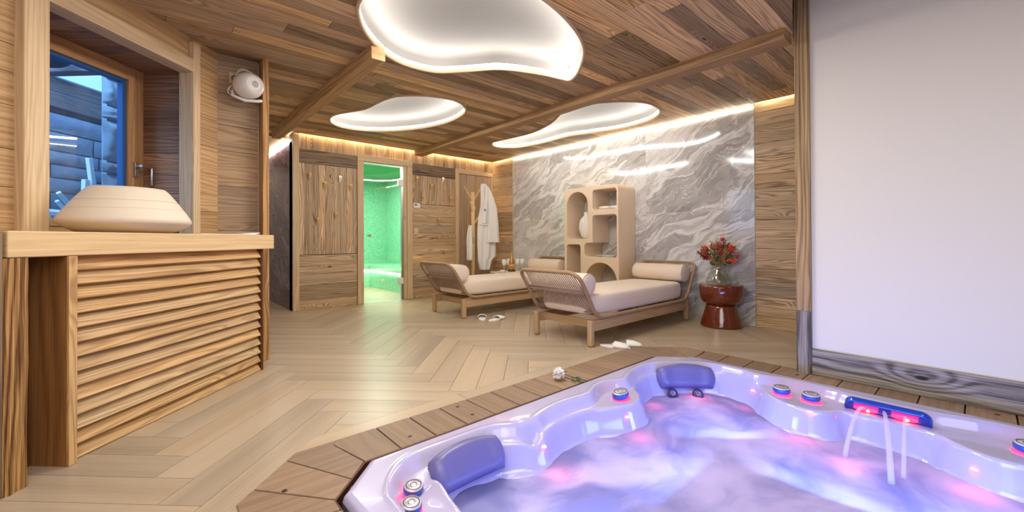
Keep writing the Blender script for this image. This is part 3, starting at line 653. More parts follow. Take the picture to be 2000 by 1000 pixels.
def bez(P, n=20):
    P = [Vector(p) for p in P]; out = []
    for i in range(len(P)-1):
        p0, p1, p2, p3 = P[max(i-1, 0)], P[i], P[i+1], P[min(i+2, len(P)-1)]
        for k in range(n): t = k/n; out.append(.5*((2*p1)+(-p0+p2)*t+(2*p0-5*p1+4*p2-p3)*t*t+(-p0+3*p1-3*p2+p3)*t**3))
    return out+[P[-1]]
mb = MB(); mb.tube(bez([(-.07, .105, .075), (-.06, .06, .11), (-.01, .03, .128), (.04, .01, .10), (.0, .02, .075), (-.07, .04, .02), (-.12, .05, -.03), (-.12, .05, -.07), (-.09, .04, -.075)], 8), .004, 6)
mb.tube(bez([(-.07, .105, .07), (-.05, .05, .13), (.0, .02, .12), (-.05, .05, .05), (-.11, .06, -.02), (-.10, .05, -.06), (-.06, .03, -.07)], 8), .004, 6); mb.build('cable', M_WPLAST, e)
# ------------------------------------------------------------------ outside the window
M_STONE = plain('rough_stone', srgb(150, 160, 172), .9, noise=.45, nscale=9, bump=1.0)
def stone(mb, t0, t1, n0, n1, z0, z1, amp=.02, res=10):
    # a lumpy face turned to the room, with side faces
    rows = []
    for i in range(res+1):
        for_ = []
        for j in range(res+1):
            a = t0+(t1-t0)*i/res; z = z0+(z1-z0)*j/res; ed = min(i, j, res-i, res-j)
            k = (0 if ed == 0 else .6 if ed == 1 else 1)
            q = k*(.03+mnoise.noise(Vector((a*9, z*9, t0*7)))*amp*2+mnoise.noise(Vector((a*25, z*25, t0*7)))*amp)
            for_.append(FA @ Vector((a+(mnoise.noise(Vector((z*6, t0*3, 1)))*.01 if ed == 0 else 0), n0-q, z)))
        rows.append(for_)
    mb.grid(rows, smooth=True)
mb = MB(); z = .2
for h in (.42, .45, .10, .34, .10, .34, .12, .22, .2):
    stone(mb, 3.19, 3.44, 3.46, 3.6, z, z+h-.015, .016, 14); z += h
mb.box((3.235, 3.475, 0), (3.40, 3.52, 2.6), T=FA); struct(mb.build('outside_pillar', M_STONE))
mb = MB(); rowz = .3
while rowz < 2.6:
    h = R.uniform(.13, .22); t = 3.3
    while t < 5.1:
        wd = R.uniform(.3, .75); stone(mb, t, t+wd-.015, 5.0, 5.1, rowz, rowz+h-.012, .012, 5); t += wd
    rowz += h
mb.box((3.0, 5.02, 0), (5.15, 5.3, 2.7), T=FA); struct(mb.build('outside_stone_wall', M_STONE))
M_OUTW = wood('outdoor_timber', srgb(150, 140, 140), srgb(84, 76, 80), .8, 1.1, None, .3, .5)
mb = MB(); abox(mb, 2.3, 3.75, 3.8, 3.95, 2.02, 2.15, 0); abox(mb, 2.3, 3.75, 3.82, 3.95, 2.15, 2.275, 0); abox(mb, 3.26, 3.36, 3.4, 4.6, 2.36, 2.46, 1); struct(mb.build('outside_beam', M_OUTW, bevel=.01))
sl = area('sky_fill', tuple(FA @ Vector((2.1, 3.25, 2.95))), 1.1, 55, (.42, .70, 1.0)); sl.rotation_euler = ((FA @ Vector((3.4, 4.4, 1.4)))-sl.location).to_track_quat('-Z', 'Y').to_euler()  # added blue area light that brightens the stone faces outside
mb = MB(); mb.prism(EXT, .001, .02); struct(mb.build('outside_ground', plain('terrace_stone', srgb(140, 146, 150), .9, noise=.2)))
mb = MB(); mb.ball(tuple(FA @ Vector((3.05, 3.78, 2.42))), .14, 20, 14, sc_=(1.1, 1.0, .75)); o = mb.build('outdoor_lantern', plain('blue_grey_metal', srgb(60, 84, 110), .4, .5)); tag(o, 'round dark blue-grey lamp above the timber beam outside the window', 'outdoor lamp')
M_OCH = plain('white_powdercoat', srgb(230, 236, 242), .5)
labs = ['tall leaning white chair slat outside the window', 'upright white chair leg outside beside the bowl', 'slanted white chair arm outside the window, uppermost', 'slanted white chair arm outside the window, lower one', 'white seat rail lying along the window sill outside', 'steep white slat outside at the left edge of the pane']
e = empty('folded_garden_chair', (0, 0, 0), 0, 'folded white garden chair lying outside the window, its slats pointing up', 'garden chair')
for (t0, z0, t1, z1, wd) in ((3.30, 1.06, 3.21, 1.63, .022), (3.19, 1.06, 3.185, 1.45, .024), (3.12, 1.19, 2.99, 1.325, .018), (3.08, 1.165, 2.98, 1.26, .016), (3.2, 1.165, 2.85, 1.175, .022), (2.95, 1.05, 2.86, 1.38, .02)):
    mb = MB(); mb.tube([FA @ Vector((t0, 3.62, z0)), FA @ Vector((t1, 3.6, z1))], wd*1.1, 4, smooth=False); mb.build('slat', M_OCH, e, bevel=.004)
mb = MB(); abox(mb, 2.4, 3.15, 3.35, 3.9, 1.0, 1.05, 0); abox(mb, 2.45, 3.1, 3.4, 3.85, .02, 1.0, 2); tag(mb.build('outdoor_table', M_STONE, bevel=.01), 'grey outdoor ledge carrying the folded white garden chair', 'ledge')

# ------------------------------------------------------------------ daybeds
def daybed(cx, cy, lab):
    e = empty('daybed', (cx, cy, 0), 0, lab, 'daybed', 'woven end daybeds')
    for sx in (-1, 1):
        for sy_ in (-1, 1):
            mb = MB(); x0, y0 = sx*.895, sy_*.335
            mb.box((x0-.026, y0-.026, 0.004), (x0+.026, y0+.026, .232), 2); mb.build('leg', M_OAK, e, bevel=.014, seg=3)
    for sy_ in (-1, 1):
        mb = MB(); mb.box((-.872, sy_*.335-.014, .132), (.872, sy_*.335+.014, .226), 0); mb.build('side_rail', M_OAK, e, bevel=.004)
    for sx in (-1, 1):
        mb = MB(); mb.box((sx*.80-.012, -.32, .145), (sx*.80+.012, .32, .215), 1); mb.build('cross_rail', M_OAK, e, bevel=.004)
    # profile of the side tube (x, z) from the middle outwards
    prof = bez([(0, 0, .247), (.5, 0, .247), (.76, 0, .25), (.865, 0, .30), (.93, 0, .395), (.995, 0, .50), (1.055, 0, .59)], 6)
    path = []
    hw = .362
    side = [(p.x, p.z) for p in prof]
    corner = []
    for k in range(9):
        a = PI/2*k/8; corner.append((1.055+.055*math.sin(a), hw-.10+.10*math.cos(a), .59+.072*math.sin(a)))
    half = [(x, hw, z) for x, z in side]+corner[1:]
    endp = half+[(x, -y, z) for x, y, z in half[::-1]]          # right end, from y=+ to y=-
    loop = endp+[(-x, y, z) for x, y, z in endp[::-1]]
    pts = []
    for p in loop:
        if not pts or (Vector(p)-Vector(pts[-1])).length > .012: pts.append(p)
    mb = MB(); mb.tube(pts, .0185, 10, closed=True); mb.build('tube_frame', plain('taupe_tube', srgb(156, 126, 92), .6), e)
    def px(s):   # s 0..1 along the end profile, from below upwards
        P = [(.70, .248), (.80, .262), (.865, .30), (.93, .395), (.995, .50), (1.055, .59), (1.108, .662)]
        x = s*(len(P)-1); i = min(int(x), len(P)-2); t = x-i
        return (P[i][0]*(1-t)+P[i+1][0]*t, P[i][1]*(1-t)+P[i+1][1]*t)
    for sx in (-1, 1):
        mb = MB(); n = 26
        for i in range(n):
            y0 = -.33+.66*i/(n-1)
            for sg in (1,):
                for lay, dx in ((0, 0),):
                    path = []
                    for k in range(8):
                        s = k/7; x, z = px(s); w_ = y0*(1-.12*s)+.022*math.sin(s*PI)*(1 if lay else -1)+(.018*s if lay else -.0)
                        w_ = max(-.345+.07*max(0, s-.8)*5*.2, min(.345, w_))
                        path.append((sx*(x+dx-.004), w_, z))
                    mb.tube(path, .0042, 5, caps=False)
        mb.build('cord_weave', M_CORD, e)
        for s in (.32, .66):
            x, z = px(s); mb = MB(); mb.tube([(sx*x, -.352, z), (sx*x, .352, z)], .009, 8); mb.build('cross_bar', M_CORD, e)
    # mattress
    def sup(a, r, p): return math.copysign(abs(math.cos(a))**p, math.cos(a))*r
    rows = []; NN = 64
    for (k, z) in ((.93, .268), (.975, .275), (.995, .30), (1.0, .345), (1.0, .385), (.992, .42), (.975, .438), (.94, .447), (.7, .452), (.35, .456), (.02, .457)):
        rows.append([Vector((sup(2*PI*i/NN, .885*k if k > .9 else .885*k, .22)+0, math.copysign(abs(math.sin(2*PI*i/NN))**.3, math.sin(2*PI*i/NN))*(.338*k if k <= 1 else .338), z)) for i in range(NN)])
    mb = MB(); mb.grid(rows, closev=True); mb.add(rows[0], [tuple(range(NN))]); mb.build('mattress', M_FABRIC, e)
    for sx in (-1, 1):
        pass
    return e
def bolster(cx, cy, cz, lab, wr=1):
    e = empty('bolster_cushion', (cx, cy, cz), 0, lab, 'bolster cushion', 'cream bolster cushions')
    r = .104; L = .325; mb = MB(); rows = []
    prof = [(.02, -L-.006), (.5, -L-.005), (.8, -L), (.93, -L+.008), (.985, -L+.022), (1.0, -L+.05), (1.005, 0), (1.0, L-.05), (.985, L-.022), (.93, L-.008), (.8, L), (.5, L+.005), (.02, L+.006)]
    pr2 = []
    for i in range(len(prof)-1):
        for k in range(4): t = k/4; pr2.append((prof[i][0]*(1-t)+prof[i+1][0]*t, prof[i][1]*(1-t)+prof[i+1][1]*t))
    pr2.append(prof[-1])
    for rr_, y in pr2:
        row = []
        for k in range(36):
            a = 2*PI*k/36; q = 1+.012*mnoise.noise(Vector((math.cos(a)*2, math.sin(a)*2, y*9+cx)))+(.010*math.sin(a*9+cx) if abs(y) > L-.03 else 0)
            row.append(Vector((r*rr_*q*math.cos(a), y, r*rr_*q*math.sin(a)*.97)))
        rows.append(row)
    mb.grid(rows, closev=True); mb.build('cover', M_FABRIC, e)
    for s in (-1, 1):
        mb = MB(); mb.tube([(r*.965*math.cos(2*PI*k/36), s*(L-.006), r*.965*.97*math.sin(2*PI*k/36)) for k in range(36)], .003, 5, closed=True); mb.build('piping', M_FABRIC, e)
    return e
DN = (3.845, 2.625); DF = (3.79, 4.485)
daybed(*DN, 'daybed nearest the hot tub, cream mattress on oak frame with woven cord ends')
daybed(*DF, 'daybed farther back beside the coat rack, cream mattress and woven cord ends')
bolster(DN[0]-.90, DN[1], .545, 'cream bolster at the woven foot end of the daybed nearest the hot tub')
bolster(DN[0]+.90, DN[1], .545, 'cream bolster at the marble wall end of the nearer daybed, beside the red stool')
bolster(DF[0]-.90, DF[1], .545, 'cream bolster at the near woven end of the farther daybed, before the back wall')
bolster(DF[0]+.90, DF[1], .545, 'cream bolster of the farther daybed beside the sand coloured shelf unit')

# ------------------------------------------------------------------ shelf unit with rounded openings
e = empty('shelf_unit', (4.75, 3.535, 0), 0, 'tall sand coloured shelf unit with rounded and arched openings against the marble', 'shelf unit')
def rr_poly(y0, y1, z0, z1, r, top=None, n=8):
    """rounded rectangle in (y, z); top = arch radius for an arched head"""
    rt = top or r; P = []
    for cy_, cz_, rad, a0 in ((y1-r, z0+r, r, -PI/2), (y1-rt, z1-rt, rt, 0), (y0+rt, z1-rt, rt, PI/2), (y0+r, z0+r, r, PI)):
        for k in range(n+1): a = a0+PI/2*k/n; P.append((cy_+rad*math.cos(a), cz_+rad*math.sin(a)))
    return P
SY0, SY1, SX0, SX1 = 3.08, 3.995, 4.55, 4.935
outer = rr_poly(SY0, SY1, 0, 1.665, .07)
openA = rr_poly(3.570, 3.945, .955, 1.61, .05, .187); openB = rr_poly(3.108, 3.490, 1.345, 1.612, .04)
openD = rr_poly(3.702, 3.950, .09, .875, .04); openE = rr_poly(3.108, 3.622, .09, .635, .05, .255)
openC = []
def arc(cy_, cz_, r, a0, a1, n=8): return [(cy_+r*math.cos(math.radians(a0+(a1-a0)*k/n)), cz_+r*math.sin(math.radians(a0+(a1-a0)*k/n))) for k in range(n+1)]
openC = arc(3.148, .75, .04, 180, 270)+arc(3.574, .77, .06, 270, 360)+arc(3.574, .84, .06, 0, 90)+[(3.492, .90)]+arc(3.452, 1.23, .04, 0, 90)+arc(3.148, 1.23, .04, 90, 180)
mb = MB(); mb.prism([(z, y) for y, z in outer], 0, .385); body = mb.build('shelf_body', M_SHELF, e)
body.data.transform(Matrix(((0, 0, 1, SX0-4.75), (0, 1, 0, -3.535), (1, 0, 0, 0), (0, 0, 0, 1))))
bpy.context.view_layer.update()
def cut_shape(o, poly, x0, x1):
    cb = MB(); cb.prism([(z, y) for y, z in poly], x0, x1); c = cb.build('cut', M_SHELF)
    c.data.transform(Matrix(((0, 0, 1, 0), (0, 1, 0, 0), (1, 0, 0, 0), (0, 0, 0, 1))))
    bm = bmesh.new(); bm.from_mesh(c.data); bmesh.ops.recalc_face_normals(bm, faces=bm.faces); bm.to_mesh(c.data); bm.free()
    m = o.modifiers.new('x', 'BOOLEAN'); m.object = c; m.solver = 'EXACT'
    bpy.context.view_layer.update(); dg = bpy.context.evaluated_depsgraph_get()
    me = bpy.data.meshes.new_from_object(o.evaluated_get(dg)); o.modifiers.clear(); o.data = me; bpy.data.objects.remove(c)
bm = bmesh.new(); bm.from_mesh(body.data); bmesh.ops.recalc_face_normals(bm, faces=bm.faces); bm.to_mesh(body.data); bm.free()
for p in (openA, openB, openC, openD, openE): cut_shape(body, p, SX0-.05, SX1+.05)
m = body.modifiers.new('b', 'BEVEL'); m.width = .012; m.segments = 3; m.limit_method = 'ANGLE'; m.angle_limit = math.radians(60)
for pol in body.data.polygons: pol.use_smooth = False
# vase in the arched opening
e = empty('white_vase', (4.72, 3.725, .957), 0, 'flat white oval vase with incised leaf lines inside the arched shelf opening', 'vase')
mb = MB(); rows = []
for r_, z in ((.02, 0), (.055, .002), (.085, .03), (.115, .09), (.128, .16), (.122, .22), (.10, .28), (.06, .312), (.036, .325), (.034, .345), (.038, .378), (.032, .378), (.026, .35), (.02, .32)):
    rows.append([Vector((r_*(.62 if r_ > .05 else .9)*math.cos(2*PI*k/40), r_*math.sin(2*PI*k/40), z)) for k in range(40)])
mb.grid(rows, closev=True); mb.build('body', M_CERAM, e, sub=1)
mb = MB()
for pts in ([(.0, .10, .27), (.0, .02, .21), (.0, -.03, .12), (0, -.05, .02)], [(0, .11, .22), (0, .05, .19), (0, 0, .2)], [(0, -.05, .30), (0, 0, .2), (0, .04, .06)], [(0, -.10, .26), (0, -.085, .18), (0, -.075, .08)]):
    P = []
    for p in bez(pts, 6):
        z = p.z; rr_ = np.interp(z, [0, .03, .09, .16, .22, .28, .312], [.06, .085, .115, .128, .122, .10, .06]); yy = max(-.98*rr_, min(.98*rr_, p.y))
        P.append((-.62*rr_*math.sqrt(max(0, 1-(yy/rr_)**2))-.001, yy, z))
    mb.tube(P, .0022, 5)
mb.build('leaf_line', M_CERAM, e)
# rolled towels in the upper opening
def towel_roll(y, lab, dx=0):
    e = empty('rolled_towel', (4.68+dx, y, 1.349), 0, lab, 'towel', 'rolled towels on the shelf')
    mb = MB(); pts = []; N = 50
    prof = []
    for k in range(N+1):
        a = 2*PI*2.6*k/N; r_ = .009+.013*k/N; prof.append((r_*math.cos(a)*1.35, r_*math.sin(a)+.024))
    mb.grid([[Vector((x, yy, z)) for yy in (-.085, .085)] for x, z in prof]); mb.build('terry_roll', M_TERRY, e, solid=.006)
towel_roll(3.375, 'rolled white towel on the left in the upper right shelf opening'); towel_roll(3.20, 'rolled towel on the right in the upper right shelf opening', .01)
def shelf_mag(y, x, z, rz, col, lab, w_=.27, th=.005):
    e = empty('shelf_magazine', (x, y, z), rz, lab, 'magazine', 'magazines in the shelf unit')
    mb = MB(); mb.box((-.105, -w_/2, 0), (.105, w_/2, th)); mb.build('pages', plain('paper2', srgb(228, 226, 222), .7), e)
    mb = MB(); mb.box((-.106, -w_/2-.001, th), (.106, w_/2+.001, th+.001)); mb.build('cover', plain('cover2', col, .3), e)
shelf_mag(3.33, 4.69, .713, .06, srgb(200, 196, 190), 'lowest magazine of the stack in the stepped shelf opening'); shelf_mag(3.28, 4.69, .720, -.12, srgb(90, 86, 90), 'dark magazine in the middle of the shelf stack'); shelf_mag(3.33, 4.68, .727, .2, srgb(225, 222, 218), 'topmost pale magazine of the shelf stack')

# ------------------------------------------------------------------ red stool, vase and dried flowers
SX, SY = 4.71, 1.885
e = empty('side_stool', (SX, SY, 0), 0, 'glossy oxblood red hourglass stool beside the daybed, carrying a flower vase', 'stool')
mb = MB(); mb.lathe([(0, .235), (.10, .235), (.15, .24), (.185, .262), (.208, .30), (.218, .35), (.221, .43), (.217, .447), (.205, .452), (0, .453)], 56); mb.build('seat', M_RED, e)
mb = MB(); mb.lathe([(0, 0), (.205, 0), (.212, .006), (.210, .02), (.19, .09), (.168, .16), (.155, .21), (.150, .236), (0, .236)], 56); mb.build('base', M_RED, e)
VX, VY, VZ = SX-.012, SY+.015, .4535
e = empty('glass_vase', (VX, VY, VZ), 0, 'low smoky glass vase with narrow mouth standing on the red stool', 'vase')
mb = MB(); mb.lathe([(0, .002), (.105, .0), (.125, .006), (.134, .022), (.130, .045), (.112, .09), (.09, .14), (.076, .18), (.074, .198), (.080, .206), (.076, .207), (.070, .198), (.072, .18), (.086, .14), (.108, .09), (.126, .045), (.128, .022), (.11, .010), (0, .010)], 48); mb.build('body', M_SMOKE, e)
e = empty('dried_bouquet', (VX, VY, VZ+.012), 0, 'bouquet of dried red and ochre flowers tied with string in the glass vase', 'bouquet')
mb = MB(); rb = random.Random(5); tips = []
for i in range(60):
    a = rb.uniform(0, 2*PI); sp_ = rb.uniform(.03, 1)**.6; top = Vector((math.cos(a)*.19*sp_, math.sin(a)*.19*sp_, .43-.16*sp_**2+rb.uniform(-.05, .05)))
    bot = Vector((-math.cos(a)*.075*sp_, -math.sin(a)*.075*sp_, .008)); mid = Vector((math.cos(a)*.018, math.sin(a)*.018, .175))
    mb.tube(bez([bot, mid, mid*.5+top*.5+Vector((0, 0, .03)), top], 3), .0016, 4, caps=False); tips.append((top, a, sp_))
mb.build('stem', plain('straw_stem', srgb(172, 140, 84), .8), e)
mb = MB(); mb.tube([(.026*math.cos(2*PI*k/12), .026*math.sin(2*PI*k/12), .165+.003*(k % 2)) for k in range(12)], .006, 6, closed=True); mb.build('string_tie', plain('string', srgb(206, 176, 126), .9), e)
cols = dict(red=srgb(168, 28, 26), coral=srgb(226, 72, 50), pink=srgb(206, 60, 84), ochre=srgb(186, 142, 78), olive=srgb(96, 104, 52), burg=srgb(112, 20, 34))
mats = {k: plain('dried_'+k, cols[k], .8, noise=.3, nscale=60) for k in cols}
for i, (tp, a, s_) in enumerate(tips):
    key = ['ochre', 'red', 'olive', 'coral', 'ochre', 'pink', 'burg', 'olive', 'red', 'ochre', 'coral'][i % 11]; mb = MB()
    d = (tp-Vector((0, 0, .14))).normalized()
    if key in ('red', 'burg'):
        for k in range(26):
            p = tp-d*.06+d*.12*k/26; off = Vector((rb.uniform(-1, 1), rb.uniform(-1, 1), rb.uniform(-1, 1)))*.015*(1-.6*k/26); mb.ball(tuple(p+off), .008*(1-.5*k/26), 5, 4)
    elif key in ('coral', 'pink'):
        for k in range(18):
            v = Vector((rb.gauss(0, 1), rb.gauss(0, 1), rb.gauss(0, 1))).normalized()*.026; mb.tube([tp, tp+v*.6+d*.006, tp+v+d*.014], [.005, .009, .001], 5)
    elif key == 'ochre':
        for k in range(40):
            v = Vector((rb.gauss(0, 1), rb.gauss(0, 1), rb.gauss(0, 1))).normalized()*rb.uniform(.01, .045); mb.ball(tuple(tp+v), .0046, 4, 3); mb.tube([tp, tp+v], .0008, 3, caps=False)
    else:
        for k in range(18):
            v = Vector((rb.gauss(0, 1), rb.gauss(0, 1), rb.gauss(0, .5))).normalized()*.045; q = tp-d*rb.uniform(.0, .13); mb.tube([q, q+v*.5+d*.012, q+v+d*.02], [.001, .009, .0006], 4)
    mb.build('flower_head' if key != 'olive' else 'leaf_sprig', mats[key], e)

# ------------------------------------------------------------------ coat rack, robe, towel
RX, RY = 4.245, 5.80
e = empty('coat_rack', (RX, RY, 0), 0, 'pale wooden tree coat rack with slanting pegs before the plank door', 'coat rack')
mb = MB(); mb.tube([(0, 0, .012), (0, 0, 1.765)], .031, 14); mb.build('pole', M_PALE, e)
mb = MB(); mb.lathe([(0, 0), (.17, 0), (.17, .02), (.16, .026), (0, .026)], 32); mb.build('base', M_PALE, e)
for (x0, z0, x1, z1, y1) in ((0, 1.60, -.195, 1.85, -.02), (0, 1.60, .17, 1.83, .02), (0, 1.40, -.105, 1.60, -.07), (0, 1.36, .10, 1.52, .07), (0, 1.02, -.12, 1.20, -.05), (0, .85, -.065, 1.0, -.10), (0, 1.2, .12, 1.38, -.05)):
    mb = MB(); mb.tube([(x0, 0, z0), (x1, y1, z1)], .014, 8); mb.build('peg', M_PALE, e, bevel=.003)
# bathrobe: a hanging body with folds, a collar drape and one sleeve in front
def cloth_tube(rows_def, T0, n=40, seed=0, amp=.012, folds=5):
    """rows_def: (z, centre x, centre y, half width, half depth)"""
    rows = []; zs_ = [r[0] for r in rows_def]
    for i in range(41):
        s = i/40; z = zs_[0]+(zs_[-1]-zs_[0])*s
        v = [float(np.interp(-z, [-a for a in zs_], [r[k] for r in rows_def])) for k in range(1, 5)]
        row = []
        for k in range(n):
            a = 2*PI*k/n; q = 1+(amp/.05)*s**.5*math.sin(folds*a+seed+1.4*math.sin(z*3+seed))*.5
            row.append(T0+Vector((v[0]+v[2]*math.cos(a)*(1+.04*math.sin(7*a+z*5)), v[1]+v[3]*math.sin(a)*q, z)))
        rows.append(row)
    return rows
e = empty('bathrobe', (RX, RY, 0), 0, 'long white terry bathrobe hanging from the coat rack', 'bathrobe')
mb = MB()
rows = cloth_tube([(1.92, .20, -.05, .05, .025), (1.88, .20, -.05, .075, .035), (1.68, .245, -.055, .115, .05), (1.5, .265, -.06, .145, .06), (1.33, .25, -.06, .172, .065), (1.1, .25, -.06, .19, .068), (.84, .25, -.06, .20, .07), (.645, .255, -.06, .195, .07), (.60, .21, -.06, .15, .065), (.43, .205, -.06, .10, .055)], Vector((0, 0, 0)), 60, .4, .034, 7)
mb.grid(rows, closev=True); mb.build('robe_body', M_TERRY, e)
mb = MB(); mb.grid(cloth_tube([(1.86, .245, -.09, .035, .025), (1.68, .29, -.12, .07, .034), (1.5, .32, -.135, .10, .040), (1.2, .33, -.145, .12, .046), (.99, .33, -.145, .125, .048), (.985, .33, -.145, .133, .054), (.90, .33, -.145, .133, .054)], Vector((0, 0, 0)), 48, 1.1, .024, 4), closev=True); mb.build('sleeve', M_TERRY, e)
mb = MB(); mb.grid([[Vector((.17+.035*i-.012*j*.5+.012*math.sin(j*.5), -.118-.010*i-.007*math.sin(i*2+j*.4)-.012*(j/12), 1.88-j*.055)) for i in range(3)] for j in range(13)]); mb.build('lapel', M_TERRY, e, solid=.014, sub=1)
mb = MB(); mb.tube(bez([(.05, -.10, 1.22), (.12, -.135, 1.20), (.22, -.14, 1.215), (.25, -.13, 1.2)], 5), .012, 8); mb.build('belt', M_TERRY, e)
mb = MB(); mb.box((.13, -.150, 1.44), (.165, -.143, 1.475)); mb.build('embroidery', plain('blue_embroidery', srgb(120, 130, 190), .9), e)
e = empty('hand_towel', (RX, RY, 0), 0, 'narrow white towel hanging on the left peg of the coat rack', 'towel')
mb = MB(); rows = []
for s, off in ((0, -.055), (1, -.095)):
    pass
P = [(-.125, -.03, .60), (-.12, -.028, .9), (-.10, -.03, 1.15), (-.095, -.05, 1.185), (-.10, -.075, 1.15), (-.112, -.085, .95), (-.125, -.09, .60)]
for p in bez(P, 6): rows.append([Vector((p.x+w_*.05+.006*math.sin(p.z*14+w_*5), p.y+.012*math.sin(w_*5+p.z*4), p.z)) for w_ in (-.5, -.25, 0, .25, .5, .75)])
mb.grid(rows); mb.build('towel_cloth', M_TERRY, e, solid=.012)

# ------------------------------------------------------------------ tray table with bottle and glasses
TX, TY, TZ = 4.45, 5.15, .43
e = empty('tray_table', (TX, TY, 0), 0, 'low white side table behind the farther daybed, set with bottle and glasses', 'side table')
mb = MB(); mb.box((-.24, -.19, TZ-.02), (.30, .14, TZ)); mb.build('top', M_WPLAST, e, bevel=.006)
for sx in (-.2, .28):
    for sy_ in (-.14, .12): mb = MB(); mb.tube([(sx, sy_, 0), (sx, sy_, TZ-.02)], .012, 8); mb.build('leg', M_WPLAST, e)
e = empty('sparkling_wine_bottle', (TX+.06, TY-.05, TZ), 0, 'gold and amber champagne bottle standing between the white wine glasses', 'bottle')
mb = MB(); mb.lathe([(0, .012), (.03, .006), (.042, .012), (.044, .03), (.044, .15), (.038, .18), (.022, .215), (.017, .235), (.015, .25)], 28); mb.build('body', plain('amber_glass', srgb(176, 120, 30), .12, .2, coat=.5), e)
mb = MB(); mb.lathe([(.0225, .213), (.018, .235), (.0165, .29), (.018, .30), (.017, .31), (0, .312)], 24); mb.build('foil_cap', plain('gold_foil', srgb(214, 178, 96), .3, .8), e)
mb = MB(); mb.lathe([(.0448, .05), (.0448, .115)], 28); mb.build('label', plain('cream_label', srgb(226, 190, 110), .5), e)
mb = MB(); mb.lathe([(.0453, .058), (.0453, .085)], 28); mb.build('label_band', plain('orange_band', srgb(206, 110, 40), .5), e)
e = empty('bottle_coaster', (TX+.06, TY-.05, TZ), 0, 'dark round coaster dish under the champagne bottle', 'coaster')
mb = MB(); mb.lathe([(0, .002), (.05, .002), (.062, .016), (.066, .018), (.06, .0), (0, 0)], 28); mb.build('dish', M_BLACK, e)
gl0 = None
gl_pos = ((-.11, -.06, 'white wine glass at the left end, beside the folded napkin'), (.076, .043, 'white wine glass just left of the champagne bottle, partly behind it'), (.16, -.073, 'white wine glass just right of the champagne bottle'), (.207, -.143, 'white wine glass at the right end, before the marble'))
for gx, gy, lab in gl_pos:
    if gl0 is None:
        gl0 = empty('wine_glass', (TX+gx, TY+gy, TZ), 0, lab, 'wine glass', 'white wine glasses on the side table')
        mw = plain('opal_glass', srgb(236, 234, 230), .15, coat=.3)
        mb = MB(); mb.lathe([(0, .098), (.018, .10), (.033, .12), (.038, .145), (.036, .175), (.032, .20), (.030, .20), (.034, .175), (.036, .145), (.03, .12), (0, .105)], 24); mb.build('bowl', mw, gl0)
        mb = MB(); mb.lathe([(.006, .10), (.0035, .09), (.0035, .012), (.006, .006)], 12); mb.build('stem', mw, gl0)
        mb = MB(); mb.lathe([(.006, .006), (.03, .003), (.033, 0), (0, 0)], 24); mb.build('foot', mw, gl0)
    else:
        c = dup(gl0); c.location = (TX+gx, TY+gy, TZ); c['label'] = lab
e = empty('folded_napkin', (TX-.17, TY-.09, TZ), 0, 'crumpled white napkin lying on the side table left of the glasses', 'napkin')
mb = MB(); mb.grid([[Vector((-.06+.12*i/10, -.05+.1*j/10, .006+.02*(1+mnoise.noise(Vector((i*.5, j*.5, 3))))*math.sin(PI*i/10)*math.sin(PI*j/10)+.004)) for j in range(11)] for i in range(11)]); mb.build('cloth', M_TERRY, e, solid=.006)

# ------------------------------------------------------------------ wall fittings on the back wall
def hook(u, z, lab, col):
    e = empty('wall_hook', (u, YB-.02, z), 0, lab, 'wall hook', 'teardrop wall hooks')
    mb = MB(); rows = []
    for (zz, r_, d) in ((-.062, .002, -.004), (-.045, .007, -.012), (-.02, .014, -.022), (.0, .02, -.032), (.018, .024, -.04), (.034, .021, -.036), (.045, .012, -.026), (.05, .002, -.02)):
        rows.append([Vector((r_*math.cos(2*PI*k/14), d+r_*.75*math.sin(2*PI*k/14), zz)) for k in range(14)])
    mb.grid(rows, closev=True); mb.build('knob', col, e)
    mb = MB(); mb.tube([(0, 0, .015), (0, -.03, .015)], .006, 8); mb.build('shank', M_STEEL, e)
MHO = plain('hook_beech', srgb(206, 164, 100), .4); MHW = plain('hook_white', srgb(238, 234, 226), .35)
def uz(px, py):   # point on the back wall seen at a pixel
    d = cam_axis((px-1000)/f_, 1, -(py-462.56)/f_); k = YB/d.y; return d.x*k, .95+d.z*k
for px_, py_, lab, mt in ((603, 345, 'wooden teardrop hook at the top left of the panel left of the steam room door', MHO), (632.5, 361.5, 'wooden teardrop hook second from the left in the top row left of the glass door', MHO), (662, 350, 'white teardrop hook left of the glass door', MHW), (682.5, 366, 'wooden teardrop hook closest to the glass door frame on its left side', MHO), (653.5, 421, 'wooden teardrop hook in the lower row, right one, left of the glass door', MHO), (618.5, 431, 'wooden teardrop hook lowest on the panel left of the glass door', MHO),
                        (812.4, 351, 'wooden hook right beside the top right corner of the glass door frame', MHO), (840, 365, 'wooden hook second from the left above the thermostat', MHO), (862.5, 352, 'white teardrop hook on the panel right of the glass door', MHW), (823.5, 386.6, 'wooden hook directly above the thermostat', MHO), (877.5, 389.6, 'wooden hook nearest the plank door frame', MHO), (855, 430.4, 'lowest wooden hook right of the glass door, on the horizontal boards', MHO)):
    u_, z_ = uz(px_, py_); hook(u_, z_, lab, mt)
u_, z_ = uz(812, 402); e = empty('thermostat', (u_, YB-.022, z_), 0, 'white rounded thermostat with small display right of the glass door', 'thermostat')
mb = MB(); mb.box((-.062, -.022, -.042), (.062, 0, .042)); mb.build('housing', M_WPLAST, e, bevel=.014, seg=3)
mb = MB(); mb.box((-.045, -.0235, -.002), (-.0, -.0215, .026)); mb.build('display', plain('lcd_grey', srgb(120, 128, 124), .3), e)
mb = MB(); mb.lathe([(0, .026), (.010, .025), (.012, .022)], 16, T=Matrix.Translation((.028, 0, .005)) @ Matrix.Rotation(PI/2, 4, 'X')); mb.build('button', M_WPLAST, e)
